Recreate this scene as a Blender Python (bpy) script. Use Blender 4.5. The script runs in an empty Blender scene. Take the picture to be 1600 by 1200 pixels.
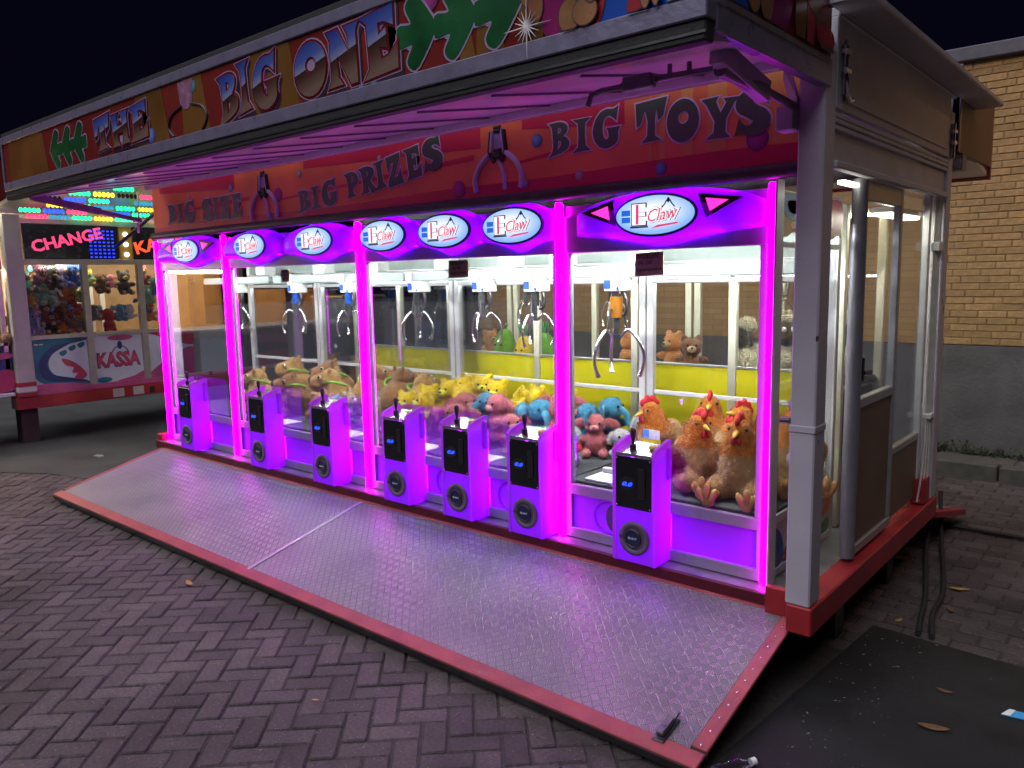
import bpy, bmesh, math, random
from mathutils import Vector, Matrix, noise, geometry
random.seed(7)
sc = bpy.context.scene
COL = sc.collection
PI = math.pi
# ------------------------------------------------------------------ camera
CY, CP, CR = 0.7109, -0.1345, -0.02
fw = Vector((-math.sin(CY)*math.cos(CP), math.cos(CY)*math.cos(CP), math.sin(CP)))
rt = Vector((math.cos(CY), math.sin(CY), 0)); up = rt.cross(fw)
r2 = rt*math.cos(CR)+up*math.sin(CR); u2 = -rt*math.sin(CR)+up*math.cos(CR)
cd = bpy.data.cameras.new('camera'); cam = bpy.data.objects.new('camera', cd); COL.objects.link(cam)
cd.sensor_width = 36; cd.lens = 1226.14/1600*36; cd.clip_start = .05; cd.clip_end = 300
M = Matrix((r2, u2, -fw)).transposed().to_4x4(); M.translation = (1.3689, -3.3398, 1.75)
cam.matrix_world = M; sc.camera = cam
# ------------------------------------------------------------------ night sky, fair light, exposure
w = bpy.data.worlds.new('World'); sc.world = w; w.use_nodes = True
bg = w.node_tree.nodes['Background']; bg.inputs[0].default_value = (.07, .055, .24, 1); bg.inputs[1].default_value = .017
sl = bpy.data.lights.new('sun', 'SUN'); sl.energy = 1.85; sl.angle = math.radians(70); sl.color = (.93, .92, 1)
so = bpy.data.objects.new('sun', sl); COL.objects.link(so)
so.rotation_euler = Vector((.15, .48, -.80)).to_track_quat('-Z', 'Y').to_euler()
sc.view_settings.view_transform = 'Standard'; sc.view_settings.look = 'None'
sc.view_settings.exposure = .42; sc.view_settings.gamma = 1
sc.render.engine = 'CYCLES'
cy = sc.cycles
cy.use_denoising = True; cy.max_bounces = 8; cy.transparent_max_bounces = 32; cy.diffuse_bounces = 4
cy.glossy_bounces = 3; cy.sample_clamp_indirect = 4; cy.caustics_reflective = False; cy.caustics_refractive = False
cy.use_light_tree = True

# ------------------------------------------------------------------ materials
MATS = {}
def node(nt, typ, **k):
    n = nt.nodes.new(typ)
    for a, b in k.items(): setattr(n, a, b)
    return n
def mat(name, col=(.5, .5, .5), rough=.5, metal=0, var=.12, scale=14, bump=0, bscale=60, emit=None, es=0, spec=.5, rnd=0, island=False, sheen=0, aniso=None):
    if name in MATS: return MATS[name]
    m = bpy.data.materials.new(name); m.use_nodes = True; nt = m.node_tree; L = nt.links
    p = nt.nodes['Principled BSDF']
    p.inputs['Base Color'].default_value = (*col, 1); p.inputs['Roughness'].default_value = rough
    p.inputs['Metallic'].default_value = metal; p.inputs['Specular IOR Level'].default_value = spec
    if sheen: p.inputs['Sheen Weight'].default_value = sheen; p.inputs['Sheen Roughness'].default_value = .4
    if emit: p.inputs['Emission Color'].default_value = (*emit, 1); p.inputs['Emission Strength'].default_value = es
    tc = node(nt, 'ShaderNodeTexCoord')
    if var or rnd:
        nz = node(nt, 'ShaderNodeTexNoise'); nz.inputs['Scale'].default_value = scale; nz.inputs['Detail'].default_value = 5
        L.new(tc.outputs['Object'], nz.inputs['Vector'])
        mr = node(nt, 'ShaderNodeMapRange'); L.new(nz.outputs['Fac'], mr.inputs['Value'])
        mr.inputs['From Min'].default_value = .3; mr.inputs['From Max'].default_value = .7
        mr.inputs['To Min'].default_value = 1-var; mr.inputs['To Max'].default_value = 1+var
        fac = mr.outputs[0]
        if rnd:
            if island: src = node(nt, 'ShaderNodeNewGeometry').outputs['Random Per Island']
            else: src = node(nt, 'ShaderNodeObjectInfo').outputs['Random']
            m2 = node(nt, 'ShaderNodeMapRange'); L.new(src, m2.inputs['Value'])
            m2.inputs['To Min'].default_value = 1-rnd; m2.inputs['To Max'].default_value = 1+rnd
            mm = node(nt, 'ShaderNodeMath', operation='MULTIPLY'); L.new(fac, mm.inputs[0]); L.new(m2.outputs[0], mm.inputs[1]); fac = mm.outputs[0]
        vm = node(nt, 'ShaderNodeVectorMath', operation='SCALE'); vm.inputs[0].default_value = col; L.new(fac, vm.inputs['Scale'])
        L.new(vm.outputs[0], p.inputs['Base Color'])
        r = node(nt, 'ShaderNodeMapRange'); L.new(nz.outputs['Fac'], r.inputs['Value'])
        r.inputs['To Min'].default_value = max(0, rough-.1); r.inputs['To Max'].default_value = min(1, rough+.1); L.new(r.outputs[0], p.inputs['Roughness'])
    if bump:
        nb = node(nt, 'ShaderNodeTexNoise'); nb.inputs['Scale'].default_value = bscale; nb.inputs['Detail'].default_value = 4
        L.new(tc.outputs['Object'], nb.inputs['Vector'])
        b = node(nt, 'ShaderNodeBump'); b.inputs['Strength'].default_value = bump; b.inputs['Distance'].default_value = .01
        L.new(nb.outputs['Fac'], b.inputs['Height']); L.new(b.outputs[0], p.inputs['Normal'])
    MATS[name] = m; return m
def emat(name, col, s):
    if name in MATS: return MATS[name]
    m = bpy.data.materials.new(name); m.use_nodes = True; p = m.node_tree.nodes['Principled BSDF']
    p.inputs['Base Color'].default_value = (*[min(1, c*.6+.1) for c in col], 1); p.inputs['Roughness'].default_value = .35
    p.inputs['Emission Color'].default_value = (*col, 1); p.inputs['Emission Strength'].default_value = s
    MATS[name] = m; return m
def glassmat(name, tint=(1, 1, 1), refl=.5):
    m = bpy.data.materials.new(name); m.use_nodes = True; nt = m.node_tree; L = nt.links
    nt.nodes.remove(nt.nodes['Principled BSDF']); out = nt.nodes['Material Output']
    t = node(nt, 'ShaderNodeBsdfTransparent'); t.inputs[0].default_value = (*tint, 1)
    g = node(nt, 'ShaderNodeBsdfGlossy'); g.inputs['Roughness'].default_value = .03; g.inputs[0].default_value = (.9, .95, 1, 1)
    f = node(nt, 'ShaderNodeFresnel'); f.inputs['IOR'].default_value = 1.45
    k = node(nt, 'ShaderNodeMath', operation='MULTIPLY'); k.inputs[1].default_value = refl; L.new(f.outputs[0], k.inputs[0])
    mx = node(nt, 'ShaderNodeMixShader'); L.new(k.outputs[0], mx.inputs[0]); L.new(t.outputs[0], mx.inputs[1]); L.new(g.outputs[0], mx.inputs[2])
    L.new(mx.outputs[0], out.inputs[0]); return m
def diffuser(name, col=(.50, .10, .72), tr=.55, rough=.3, emit=(.3, 0, .9), es=.0):
    m = bpy.data.materials.new(name); m.use_nodes = True; nt = m.node_tree; L = nt.links
    p = nt.nodes['Principled BSDF']; out = nt.nodes['Material Output']
    p.inputs['Base Color'].default_value = (*col, 1); p.inputs['Roughness'].default_value = rough
    p.inputs['Emission Color'].default_value = (*emit, 1); p.inputs['Emission Strength'].default_value = es
    t = node(nt, 'ShaderNodeBsdfTranslucent'); t.inputs[0].default_value = (*col, 1)
    mx = node(nt, 'ShaderNodeMixShader'); mx.inputs[0].default_value = tr
    L.new(p.outputs[0], mx.inputs[1]); L.new(t.outputs[0], mx.inputs[2]); L.new(mx.outputs[0], out.inputs[0]); return m

GLASS = glassmat('clear glass'); ACRYL = glassmat('acrylic', (.97, .94, 1), .6)
ALU = mat('white aluminium', (.72, .72, .74), .35, .25, .06, 20)
ALUD = mat('grey aluminium', (.45, .46, .48), .38, .6, .08, 20)
WHITE = mat('white coated panel', (.82, .83, .82), .45, 0, .05, 6)
PAINTW = mat('weathered white paint', (.52, .50, .56), .45, 0, .14, 3.5, .15, 90)
REDP = mat('red trailer paint', (.36, .022, .03), .4, 0, .25, 5, .15, 60)
REDR = mat('worn red ramp paint', (.34, .06, .07), .5, 0, .22, 9, .2, 70)
BLACK = mat('black plastic', (.02, .02, .022), .35, 0, .1)
RUB = mat('black rubber', (.018, .018, .02), .75, 0, .2, 30, .3, 90)
DARK = mat('dark underside', (.03, .028, .03), .8, 0, .3)
STEEL = mat('bright steel', (.75, .75, .76), .22, 1, .05)
STEELD = mat('dark steel', (.12, .12, .13), .35, .9, .15)
YEL = mat('yellow panel', (.80, .72, .003), .5, 0, .04, 4)
CARPET = mat('grey carpet', (.045, .047, .055), .95, 0, .35, 60, .6, 260)
MAG = emat('magenta led strip', (1, 0, 1), 11)
MAG.node_tree.nodes['Principled BSDF'].inputs['Base Color'].default_value = (.02, 0, .02, 1)
LEDP = emat('purple led bar', (.36, 0, 1), 1)
LEDW = emat('white led tube', (.93, 1, .95), 115)
LEDY = emat('warm led tube', (1, .96, .70), 30)
MAGB = emat('inner magenta bar', (.75, 0, 1), 5); PURB = emat('inner violet bar', (.25, 0, 1), 60); MAGH = emat('header magenta bar', (.6, 0, 1), 2.6); VIOH = emat('header violet bar', (.22, 0, 1), 34)
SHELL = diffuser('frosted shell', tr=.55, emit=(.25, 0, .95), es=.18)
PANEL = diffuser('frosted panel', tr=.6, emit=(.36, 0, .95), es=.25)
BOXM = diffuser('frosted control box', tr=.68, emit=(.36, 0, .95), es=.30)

# ------------------------------------------------------------------ mesh helpers
class MB:
    def __init__(s): s.v = []; s.f = []; s.sm = []
    def add(s, vs, fs, smooth=False):
        o = len(s.v); s.v += [tuple(x) for x in vs]; s.f += [tuple(i+o for i in f) for f in fs]; s.sm += [smooth]*len(fs); return s
    def box(s, x0, x1, y0, y1, z0, z1, c=0, rot=None, piv=None):
        if c <= 0:
            vs = [(x, y, z) for x in (x0, x1) for y in (y0, y1) for z in (z0, z1)]
            fs = [(0, 1, 3, 2), (4, 6, 7, 5), (0, 4, 5, 1), (2, 3, 7, 6), (0, 2, 6, 4), (1, 5, 7, 3)]
        else:
            vs = []; P = (x0, x1), (y0, y1), (z0, z1); idx = {}
            c = min(c, (x1-x0)*.45, (y1-y0)*.45, (z1-z0)*.45)
            for i in (0, 1):
                for j in (0, 1):
                    for k in (0, 1):
                        b = [P[0][i], P[1][j], P[2][k]]; d = [c*(1-2*i), c*(1-2*j), c*(1-2*k)]
                        for a in range(3):
                            q = [b[t]+(d[t] if t != a else 0) for t in range(3)]
                            idx[(i, j, k, a)] = len(vs); vs.append(q)
            I = lambda i, j, k, a: idx[(i, j, k, a)]
            fs = []
            for i in (0, 1):
                fs.append(tuple(I(i, j, k, 0) for j, k in ((0, 0), (1, 0), (1, 1), (0, 1))))
                fs.append(tuple(I(j, i, k, 1) for j, k in ((0, 0), (1, 0), (1, 1), (0, 1))))
                fs.append(tuple(I(j, k, i, 2) for j, k in ((0, 0), (1, 0), (1, 1), (0, 1))))
            for j in (0, 1):
                for k in (0, 1):
                    fs.append((I(0, j, k, 1), I(1, j, k, 1), I(1, j, k, 2), I(0, j, k, 2)))
                    fs.append((I(j, 0, k, 0), I(j, 1, k, 0), I(j, 1, k, 2), I(j, 0, k, 2)))
                    fs.append((I(j, k, 0, 0), I(j, k, 1, 0), I(j, k, 1, 1), I(j, k, 0, 1)))
            for i in (0, 1):
                for j in (0, 1):
                    for k in (0, 1): fs.append((I(i, j, k, 0), I(i, j, k, 1), I(i, j, k, 2)))
        if rot is not None:
            pv = Vector(piv if piv else ((x0+x1)/2, (y0+y1)/2, (z0+z1)/2)); vs = [rot @ (Vector(v)-pv)+pv for v in vs]
        return s.add(vs, fs)
    def cyl(s, a, b, r, n=10, r1=None, cap=True):
        a = Vector(a); b = Vector(b); d = (b-a).normalized(); r1 = r if r1 is None else r1
        t = Vector((0, 0, 1)) if abs(d.z) < .9 else Vector((1, 0, 0)); u = d.cross(t).normalized(); v = d.cross(u)
        vs = []
        for i in range(n):
            q = 2*PI*i/n; e = u*math.cos(q)+v*math.sin(q); vs += [a+e*r, b+e*r1]
        s.add(vs, [(2*i, 2*((i+1) % n), 2*((i+1) % n)+1, 2*i+1) for i in range(n)], True)
        if cap: s.add(vs[0::2], [tuple(range(n))]); s.add(vs[1::2], [tuple(range(n))][::-1])
        return s
    def tube(s, pts, r, n=8, cyc=False):
        pts = [Vector(p) for p in pts]; N = len(pts); rs = r if isinstance(r, (list, tuple)) else [r]*N
        vs = []; pu = None
        for i, p in enumerate(pts):
            d = (pts[(i+1) % N]-pts[i-1]) if cyc else (pts[min(i+1, N-1)]-pts[max(i-1, 0)])
            d = d.normalized() if d.length > 1e-9 else Vector((0, 0, 1))
            t = pu if pu is not None else (Vector((0, 0, 1)) if abs(d.z) < .9 else Vector((1, 0, 0)))
            u = (t-d*t.dot(d))
            if u.length < 1e-6: u = d.orthogonal()
            u.normalize(); pu = u; v = d.cross(u)
            for k in range(n): q = 2*PI*k/n; vs.append(p+(u*math.cos(q)+v*math.sin(q))*rs[i])
        R = N if cyc else N-1
        fs = [(i*n+k, i*n+(k+1) % n, ((i+1) % N)*n+(k+1) % n, ((i+1) % N)*n+k) for i in range(R) for k in range(n)]
        s.add(vs, fs, True)
        if not cyc: s.add(vs[:n], [tuple(range(n))]); s.add(vs[-n:], [tuple(range(n))])
        return s
    def lathe(s, prof, c=(0, 0, 0), n=20, ax='z'):
        c = Vector(c); vs = []
        for r, h in prof:
            for k in range(n):
                q = 2*PI*k/n; x, y = r*math.cos(q), r*math.sin(q)
                vs.append(c+Vector({'z': (x, y, h), 'y': (x, h, y), 'x': (h, x, y)}[ax]))
        m = len(prof)
        return s.add(vs, [(i*n+k, i*n+(k+1) % n, (i+1)*n+(k+1) % n, (i+1)*n+k) for i in range(m-1) for k in range(n)], True)
    def ell(s, c, r, rot=None, n=14, m=9):
        c = Vector(c); r = (r, r, r) if not isinstance(r, (list, tuple)) else r; vs = []
        R = rot if rot is not None else Matrix.Identity(3)
        for i in range(m+1):
            a = PI*i/m
            for k in range(n):
                q = 2*PI*k/n; vs.append(c+R @ Vector((r[0]*math.sin(a)*math.cos(q), r[1]*math.sin(a)*math.sin(q), r[2]*math.cos(a))))
        return s.add(vs, [(i*n+k, (i+1)*n+k, (i+1)*n+(k+1) % n, i*n+(k+1) % n) for i in range(m) for k in range(n)], True)
    def prism(s, poly, O, U, V, N, t, holes=()):
        O, U, V, N = map(Vector, (O, U, V, N)); loops = [poly]+list(holes)
        tri = geometry.tessellate_polygon([[Vector((p[0], p[1], 0)) for p in l] for l in loops])
        flat = [p for l in loops for p in l]; k = len(flat)
        P = [O+U*a+V*b for a, b in flat]
        s.add([p+N*t for p in P], tri)
        o = 0
        for l in loops:
            n = len(l); q = P[o:o+n]
            s.add(q+[p+N*t for p in q], [(i, (i+1) % n, n+(i+1) % n, n+i) for i in range(n)]); o += n
        return s
    def build(s, name, m, parent=None, label=None):
        me = bpy.data.meshes.new(name); me.from_pydata(s.v, [], s.f); me.update()
        me.polygons.foreach_set('use_smooth', s.sm)
        bm = bmesh.new(); bm.from_mesh(me); bmesh.ops.recalc_face_normals(bm, faces=bm.faces); bm.to_mesh(me); bm.free()
        return link(name, me, m, parent, label)
def link(name, me, m, parent=None, label=None):
    o = bpy.data.objects.new(name, me); COL.objects.link(o)
    if m is not None and not me.materials: me.materials.append(m)
    if parent is not None: o.parent = parent
    if label: o['label'] = label
    return o
def tag(o, label=None, cat=None, group=None, kind=None):
    if label: o['label'] = label
    if cat: o['category'] = cat
    if group: o['group'] = group
    if kind: o['kind'] = kind
    return o
def thing(name, label, cat, loc=(0, 0, 0), rz=0, group=None, scale=1):
    o = bpy.data.objects.new(name, None); COL.objects.link(o); o.empty_display_size = .1
    o.location = loc; o.rotation_euler = (0, 0, rz); o.scale = (scale,)*3
    return tag(o, label, cat, group)
def copytree(o, parent=None):
    c = o.copy(); COL.objects.link(c)
    if parent is not None: c.parent = parent
    for ch in list(o.children): copytree(ch, c)
    return c
def remat(o, m):
    for sl_ in o.material_slots: sl_.link = 'OBJECT'; sl_.material = m
def rotm(ax, deg): return Matrix.Rotation(math.radians(deg), 3, ax)

# ---- letters: hand drawn glyph outlines in a unit box, drawn with serifs
def crom(pts, n=8, cyc=False):
    out = []; N = len(pts); P = [Vector((*p, 0)) if len(p) == 2 else Vector(p) for p in pts]
    for i in range(N if cyc else N-1):
        g = (lambda k: P[k % N]) if cyc else (lambda k: P[min(max(k, 0), N-1)])
        a, b, c, d = g(i-1), g(i), g(i+1), g(i+2)
        for j in range(n):
            t = j/n; out.append(.5*((2*b)+(c-a)*t+(2*a-5*b+4*c-d)*t*t+(3*b-a-3*c+d)*t**3))
    if not cyc: out.append(P[-1])
    return out
def stroke2(pts, ws, n=8):
    c = crom([(p[0], p[1], w_) for p, w_ in zip(pts, ws)], n); L_ = []; R_ = []
    for i, p in enumerate(c):
        d = c[min(i+1, len(c)-1)]-c[max(i-1, 0)]; d = Vector((d.x, d.y)).normalized() if Vector((d.x, d.y)).length else Vector((1, 0))
        nn = Vector((-d.y, d.x)); w_ = p.z
        L_.append((p.x+nn.x*w_, p.y+nn.y*w_)); R_.append((p.x-nn.x*w_, p.y-nn.y*w_))
    return L_+R_[::-1]
def ring(cx, cy_, a, b, n=22): return [(cx+a*math.cos(2*PI*i/n), cy_+b*math.sin(2*PI*i/n)) for i in range(n)]
def sm(pts, n=4): return [(p.x, p.y) for p in crom(pts, n, True)]
GLY = {
 'B': ([(0, 1), (.5, 1.02), (.74, .97), (.88, .86), (.88, .72), (.78, .6), (.68, .55), (.86, .47), (.97, .34), (.94, .18), (.8, .07), (.55, 0), (.3, -.05), (-.02, -.12), (.22, .12), (.2, .5), (.16, .88)],
       [[(.42, .84), (.56, .82), (.6, .74), (.54, .66), (.42, .62)], [(.44, .42), (.58, .38), (.58, .28), (.5, .18), (.4, .1)]]),
 'I': ([(.02, 1), (.98, 1), (.7, .86), (.68, .5), (.72, .16), (1, 0), (0, -.03), (.3, .14), (.34, .5), (.3, .86)], []),
 'G': ([(.93, 1.04), (.78, .96), (.55, 1), (.3, .95), (.1, .75), (0, .48), (.06, .22), (.25, .03), (.5, -.04), (.75, .02), (.92, .14), (.92, .4), (1, .5), (.5, .5), (.58, .42), (.6, .24), (.5, .2), (.4, .28), (.36, .5), (.4, .72), (.52, .82), (.68, .8), (.86, .66)], []),
 'T': ([(0, 1), (1, 1.06), (.88, .62), (.74, .5), (.66, .82), (.62, .5), (.62, .12), (.82, 0), (.2, -.03), (.38, .14), (.4, .5), (.3, .8), (.14, .44), (.04, .4)], []),
 'O': (ring(.5, .5, .5, .54), [ring(.52, .58, .17, .16, 12)]),
 'Y': ([(0, .98), (.46, 1.02), (.38, .9), (.52, .62), (.66, .86), (.58, .96), (1, .96), (.86, .84), (.66, .46), (.66, .16), (.8, .02), (.14, 0), (.36, .16), (.38, .42), (.14, .84)], []),
 'S': ([(.9, 1.04), (.74, .97), (.55, 1.02), (.3, 1), (.1, .88), (.02, .7), (.1, .52), (.35, .4), (.52, .3), (.42, .2), (.26, .24), (.14, .4), (.02, .02), (.2, .06), (.45, -.05), (.75, -.02), (.95, .14), (1, .34), (.88, .52), (.62, .64), (.5, .74), (.6, .8), (.76, .76), (.92, .62)], []),
 'P': ([(0, .98), (.5, 1.04), (.85, .94), (1, .72), (.88, .48), (.6, .36), (.56, .12), (.78, -.02), (.14, -.04), (.28, .14), (.26, .5), (.2, .84)], [[(.5, .86), (.64, .8), (.64, .64), (.52, .56)]]),
 'R': ([(0, .98), (.5, 1.02), (.85, .92), (.94, .7), (.78, .5), (.66, .44), (.84, .16), (1, .06), (.72, -.1), (.52, .3), (.5, .12), (.6, 0), (.06, -.02), (.24, .14), (.24, .5), (.18, .86)], [[(.48, .84), (.6, .78), (.6, .66), (.48, .58)]]),
 'Z': ([(0, 1), (.94, 1.02), (.92, .84), (.42, .24), (.7, .26), (.9, .5), (1, -.04), (.02, -.04), (.04, .14), (.54, .76), (.28, .74), (.08, .5)], []),
 'E': ([(.02, 1), (.95, 1), (.92, .66), (.7, .78), (.52, .8), (.52, .6), (.72, .68), (.72, .34), (.52, .42), (.54, .2), (.76, .22), (1, .38), (.96, -.04), (.04, -.04), (.22, .12), (.22, .86)], []),
 'N': ([(0, 1), (.34, 1), (.68, .5), (.66, .86), (.56, 1), (1, 1), (.9, .86), (.9, -.04), (.7, -.04), (.3, .55), (.32, .14), (.44, 0), (0, 0), (.1, .14), (.1, .86)], []),
 'H': ([(0, 1), (.42, 1), (.34, .86), (.34, .6), (.66, .6), (.66, .86), (.58, 1), (1, 1), (.92, .86), (.92, .14), (1, 0), (.58, 0), (.66, .14), (.66, .38), (.34, .38), (.34, .14), (.42, 0), (0, 0), (.08, .14), (.08, .86)], []),
}
GK = [0]
def glyph(parent, ch, O, U, V, N, wd, ht, m, mo=None, r=.008, rot=0, shear=0, name='letter', smooth=True, t=.004, m2=None):
    GK[0] += 1; U, V, N, O = map(Vector, (U, V, N, O)); O = O+N*(.00023*(GK[0] % 3)); ca, sa = math.cos(math.radians(rot)), math.sin(math.radians(rot))
    out, holes = GLY[ch]
    if smooth and ch in 'BGSPR': out = sm_corner(out)
    tr = lambda p: ((p[0]*wd+shear*p[1]*ht)*ca-p[1]*ht*sa, (p[0]*wd+shear*p[1]*ht)*sa+p[1]*ht*ca)
    lo = [tr(p) for p in out]; lh = [[tr(p) for p in h] for h in holes]
    o = MB().prism(lo, O, U, V, N, t, lh).build(name, m, parent)
    if mo:
        MB().prism(grow(lo, r), O-N*.0012, U, V, N, t*.5, [grow(h, -r*.8) for h in lh]).build('letter_outline', mo, parent)
        if m2:
            MB().prism([(a*1.0+.014, c-.020) for a, c in grow(lo, r*1.2)], O-N*.003, U, V, N, t*.3).build('letter_shadow', m2, parent)
            MB().prism(grow(lo, r*1.55), O-N*.0022, U, V, N, t*.4).build('letter_edge', mat('print dim lilac', (.34, .26, .42), .3), parent)
    return o
def grow(poly, d):
    n = len(poly); A = sum(poly[i][0]*poly[(i+1) % n][1]-poly[(i+1) % n][0]*poly[i][1] for i in range(n)); sg = -1 if A > 0 else 1; out = []
    for i in range(n):
        p0, p1, p2 = Vector(poly[i-1]), Vector(poly[i]), Vector(poly[(i+1) % n]); e0, e1_ = (p1-p0), (p2-p1)
        if e0.length < 1e-7 or e1_.length < 1e-7: out.append(tuple(p1)); continue
        e0.normalize(); e1_.normalize(); n0 = Vector((-e0.y, e0.x)); n1 = Vector((-e1_.y, e1_.x)); m_ = n0+n1
        if m_.length < .3: out.append(tuple(p1+e0*d*1.2)); continue
        m_.normalize(); k = d/max(.55, m_.dot(n0)); out.append(tuple(p1+m_*k*sg))
    return out
def sm_corner(p):
    # round the shallow corners, keep the sharp spikes
    out = []; n = len(p)
    for i in range(n):
        a, b, c = Vector(p[i-1]), Vector(p[i]), Vector(p[(i+1) % n])
        ang = (a-b).angle(c-b) if (a-b).length and (c-b).length else 0
        if ang > math.radians(100): out += [tuple(b+(a-b)*.3), tuple(b+(a-b)*.1+(c-b)*.1), tuple(b+(c-b)*.3)]
        else: out.append(tuple(b))
    return out
def text(parent, name, body, O, U, V, N, wd, ht, m, bold=.02, shear=0, t=.003, rot=0):
    cu = bpy.data.curves.new('t', 'FONT'); cu.body = body; cu.offset = bold; cu.shear = shear; cu.resolution_u = 2; cu.extrude = .001
    ob = bpy.data.objects.new('t', cu); COL.objects.link(ob)
    dg = bpy.context.evaluated_depsgraph_get(); me = bpy.data.meshes.new_from_object(ob.evaluated_get(dg))
    bpy.data.objects.remove(ob); bpy.data.curves.remove(cu)
    xs = [v.co.x for v in me.vertices]; ys = [v.co.y for v in me.vertices]; x0, x1, y0, y1 = min(xs), max(xs), min(ys), max(ys)
    O, U, V, N = map(Vector, (O, U, V, N)); ca, sa = math.cos(math.radians(rot)), math.sin(math.radians(rot))
    for v in me.vertices:
        a = (v.co.x-x0)/(x1-x0)*wd; b = (v.co.y-y0)/(y1-y0)*ht; z = (v.co.z/.001*.5+.5)*t
        v.co = O+U*(a*ca-b*sa)+V*(a*sa+b*ca)+N*z
    me.materials.clear(); me.name = name
    return link(name, me, m, parent)

X, Y, Z = Vector((1, 0, 0)), Vector((0, 1, 0)), Vector((0, 0, 1))
# ================================================================== GROUND
GRIT = mat('dark joint sand', (.045, .037, .039), .95, 0, .3, 40)
g = MB().add([(-60, -40, -.009), (60, -40, -.009), (60, 60, -.009), (-60, 60, -.009)], [(0, 1, 2, 3)]).build('ground', GRIT); tag(g, kind='structure')
PAV = mat('paver', (.098, .077, .079), .72, 0, .35, 55, .9, 210, rnd=.28)
PAVI = mat('paver field', (.098, .077, .079), .72, 0, .35, 55, .9, 210, rnd=.28, island=True)
for m_ in (PAV, PAVI):     # pale grit specks in the concrete
    nt = m_.node_tree; p = nt.nodes['Principled BSDF']; src = p.inputs['Base Color'].links[0].from_socket
    vo = node(nt, 'ShaderNodeTexVoronoi'); vo.inputs['Scale'].default_value = 85; tc = node(nt, 'ShaderNodeNewGeometry'); nt.links.new(tc.outputs['Position'], vo.inputs['Vector'])
    lt = node(nt, 'ShaderNodeMath', operation='LESS_THAN'); lt.inputs[1].default_value = .13; nt.links.new(vo.outputs['Distance'], lt.inputs[0])
    wn = node(nt, 'ShaderNodeMath', operation='GREATER_THAN'); wn.inputs[1].default_value = .80; sp = node(nt, 'ShaderNodeSeparateColor'); nt.links.new(vo.outputs['Color'], sp.inputs[0]); nt.links.new(sp.outputs[0], wn.inputs[0])
    mu = node(nt, 'ShaderNodeMath', operation='MULTIPLY'); nt.links.new(lt.outputs[0], mu.inputs[0]); nt.links.new(wn.outputs[0], mu.inputs[1])
    sn = node(nt, 'ShaderNodeTexNoise'); sn.inputs['Scale'].default_value = 1.3; sn.inputs['Detail'].default_value = 6; sn.inputs['Roughness'].default_value = .65; nt.links.new(tc.outputs['Position'], sn.inputs['Vector'])
    sr = node(nt, 'ShaderNodeMapRange'); sr.inputs['From Min'].default_value = .32; sr.inputs['From Max'].default_value = .66; sr.inputs['To Min'].default_value = .52; sr.inputs['To Max'].default_value = 1.28; nt.links.new(sn.outputs['Fac'], sr.inputs['Value'])
    sm_ = node(nt, 'ShaderNodeVectorMath', operation='SCALE'); nt.links.new(src, sm_.inputs[0]); nt.links.new(sr.outputs[0], sm_.inputs['Scale']); src = sm_.outputs[0]
    mx = node(nt, 'ShaderNodeMix', data_type='RGBA'); nt.links.new(mu.outputs[0], mx.inputs[0]); nt.links.new(src, mx.inputs[6]); mx.inputs[7].default_value = (.55, .5, .5, 1); nt.links.new(mx.outputs[2], p.inputs['Base Color'])
def paver_mb(L_, W_, H_=.05): return MB().box(-L_/2, L_/2, -W_/2, W_/2, -H_, 0, .006)
pm = paver_mb(.2, .094).build('paver', PAV); PME = pm.data; bpy.data.objects.remove(pm)
def camproj(P):
    d = Vector(P)-cam.matrix_world.translation; z = d.dot(fw)
    if z < .1: return None
    return 800+1226.14*d.dot(r2)/z, 600-1226.14*d.dot(u2)/z, z
S = .1035; spots = []
e1 = Vector((math.cos(math.radians(44)), math.sin(math.radians(44)), 0)); e2 = Vector((-e1.y, e1.x, 0))
for i in range(-130, 60):
    for j in range(-110, 110):
        t = (i-j) % 4
        if t == 0: c = e1*((i+1)*S)+e2*((j+.5)*S); a = 44
        elif t == 2: c = e1*((i+.5)*S)+e2*(j*S); a = 134
        else: continue
        if c.x > .62 or c.x < -7.6 or c.y > .2 or c.y < -4.2: continue
        if c.y > -.95 and c.x > -5.4 : continue
        q = camproj(c)
        if not q or not (-60 < q[0] < 1660 and 560 < q[1] < 1290): continue
        spots.append((c, a))
for i in range(-3, 16):      # running bond on the right hand side
    for j in range(-2, 34):
        c = Vector((.42+i*.208+(j % 2)*.104, .55+j*.106, 0))
        if c.x > 2.6 or c.y > 4.04 or c.y < .3: continue
        q = camproj(c)
        if not q or not (1000 < q[0] < 1700): continue
        spots.append((c, 0))
def vis(c):
    q = camproj(c); return q and 0 <= q[0] < 1600 and 0 <= q[1] < 1200
spots.sort(key=lambda s: (not vis(s[0]), (s[0]-cam.matrix_world.translation).length))
fld = MB()
for k, (c, a) in enumerate(spots):
    dz = random.uniform(-.005, .003); R = Matrix.Rotation(math.radians(a+random.uniform(-.9, .9)), 3, 'Z') @ rotm('X', random.uniform(-1.3, 1.3))
    if k < 300:
        o = bpy.data.objects.new('paver', PME); COL.objects.link(o); o.parent = g; o.location = (c.x, c.y, dz); o.rotation_euler = R.to_euler()
    else:
        b = paver_mb(.2, .094); fld.add([R @ Vector(v)+Vector((c.x, c.y, dz)) for v in b.v], b.f)
f = fld.build('paver_field', PAVI, g); f['kind'] = 'stuff'
ASPH = mat('old concrete', (.060, .062, .062), .85, 0, .3, 2.2, .5, 120)
a = MB().prism([(-5.72, -.5), (-5.4, .2), (-5.4, 3.9), (-30, 3.9), (-30, -9), (-9.5, -3), (-7.6, -1.25), (-6.7, -.72), (-6.1, -.55)], (0, 0, -.03), X, Y, Z, .036).build('concrete_apron', ASPH); tag(a, kind='structure')
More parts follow.
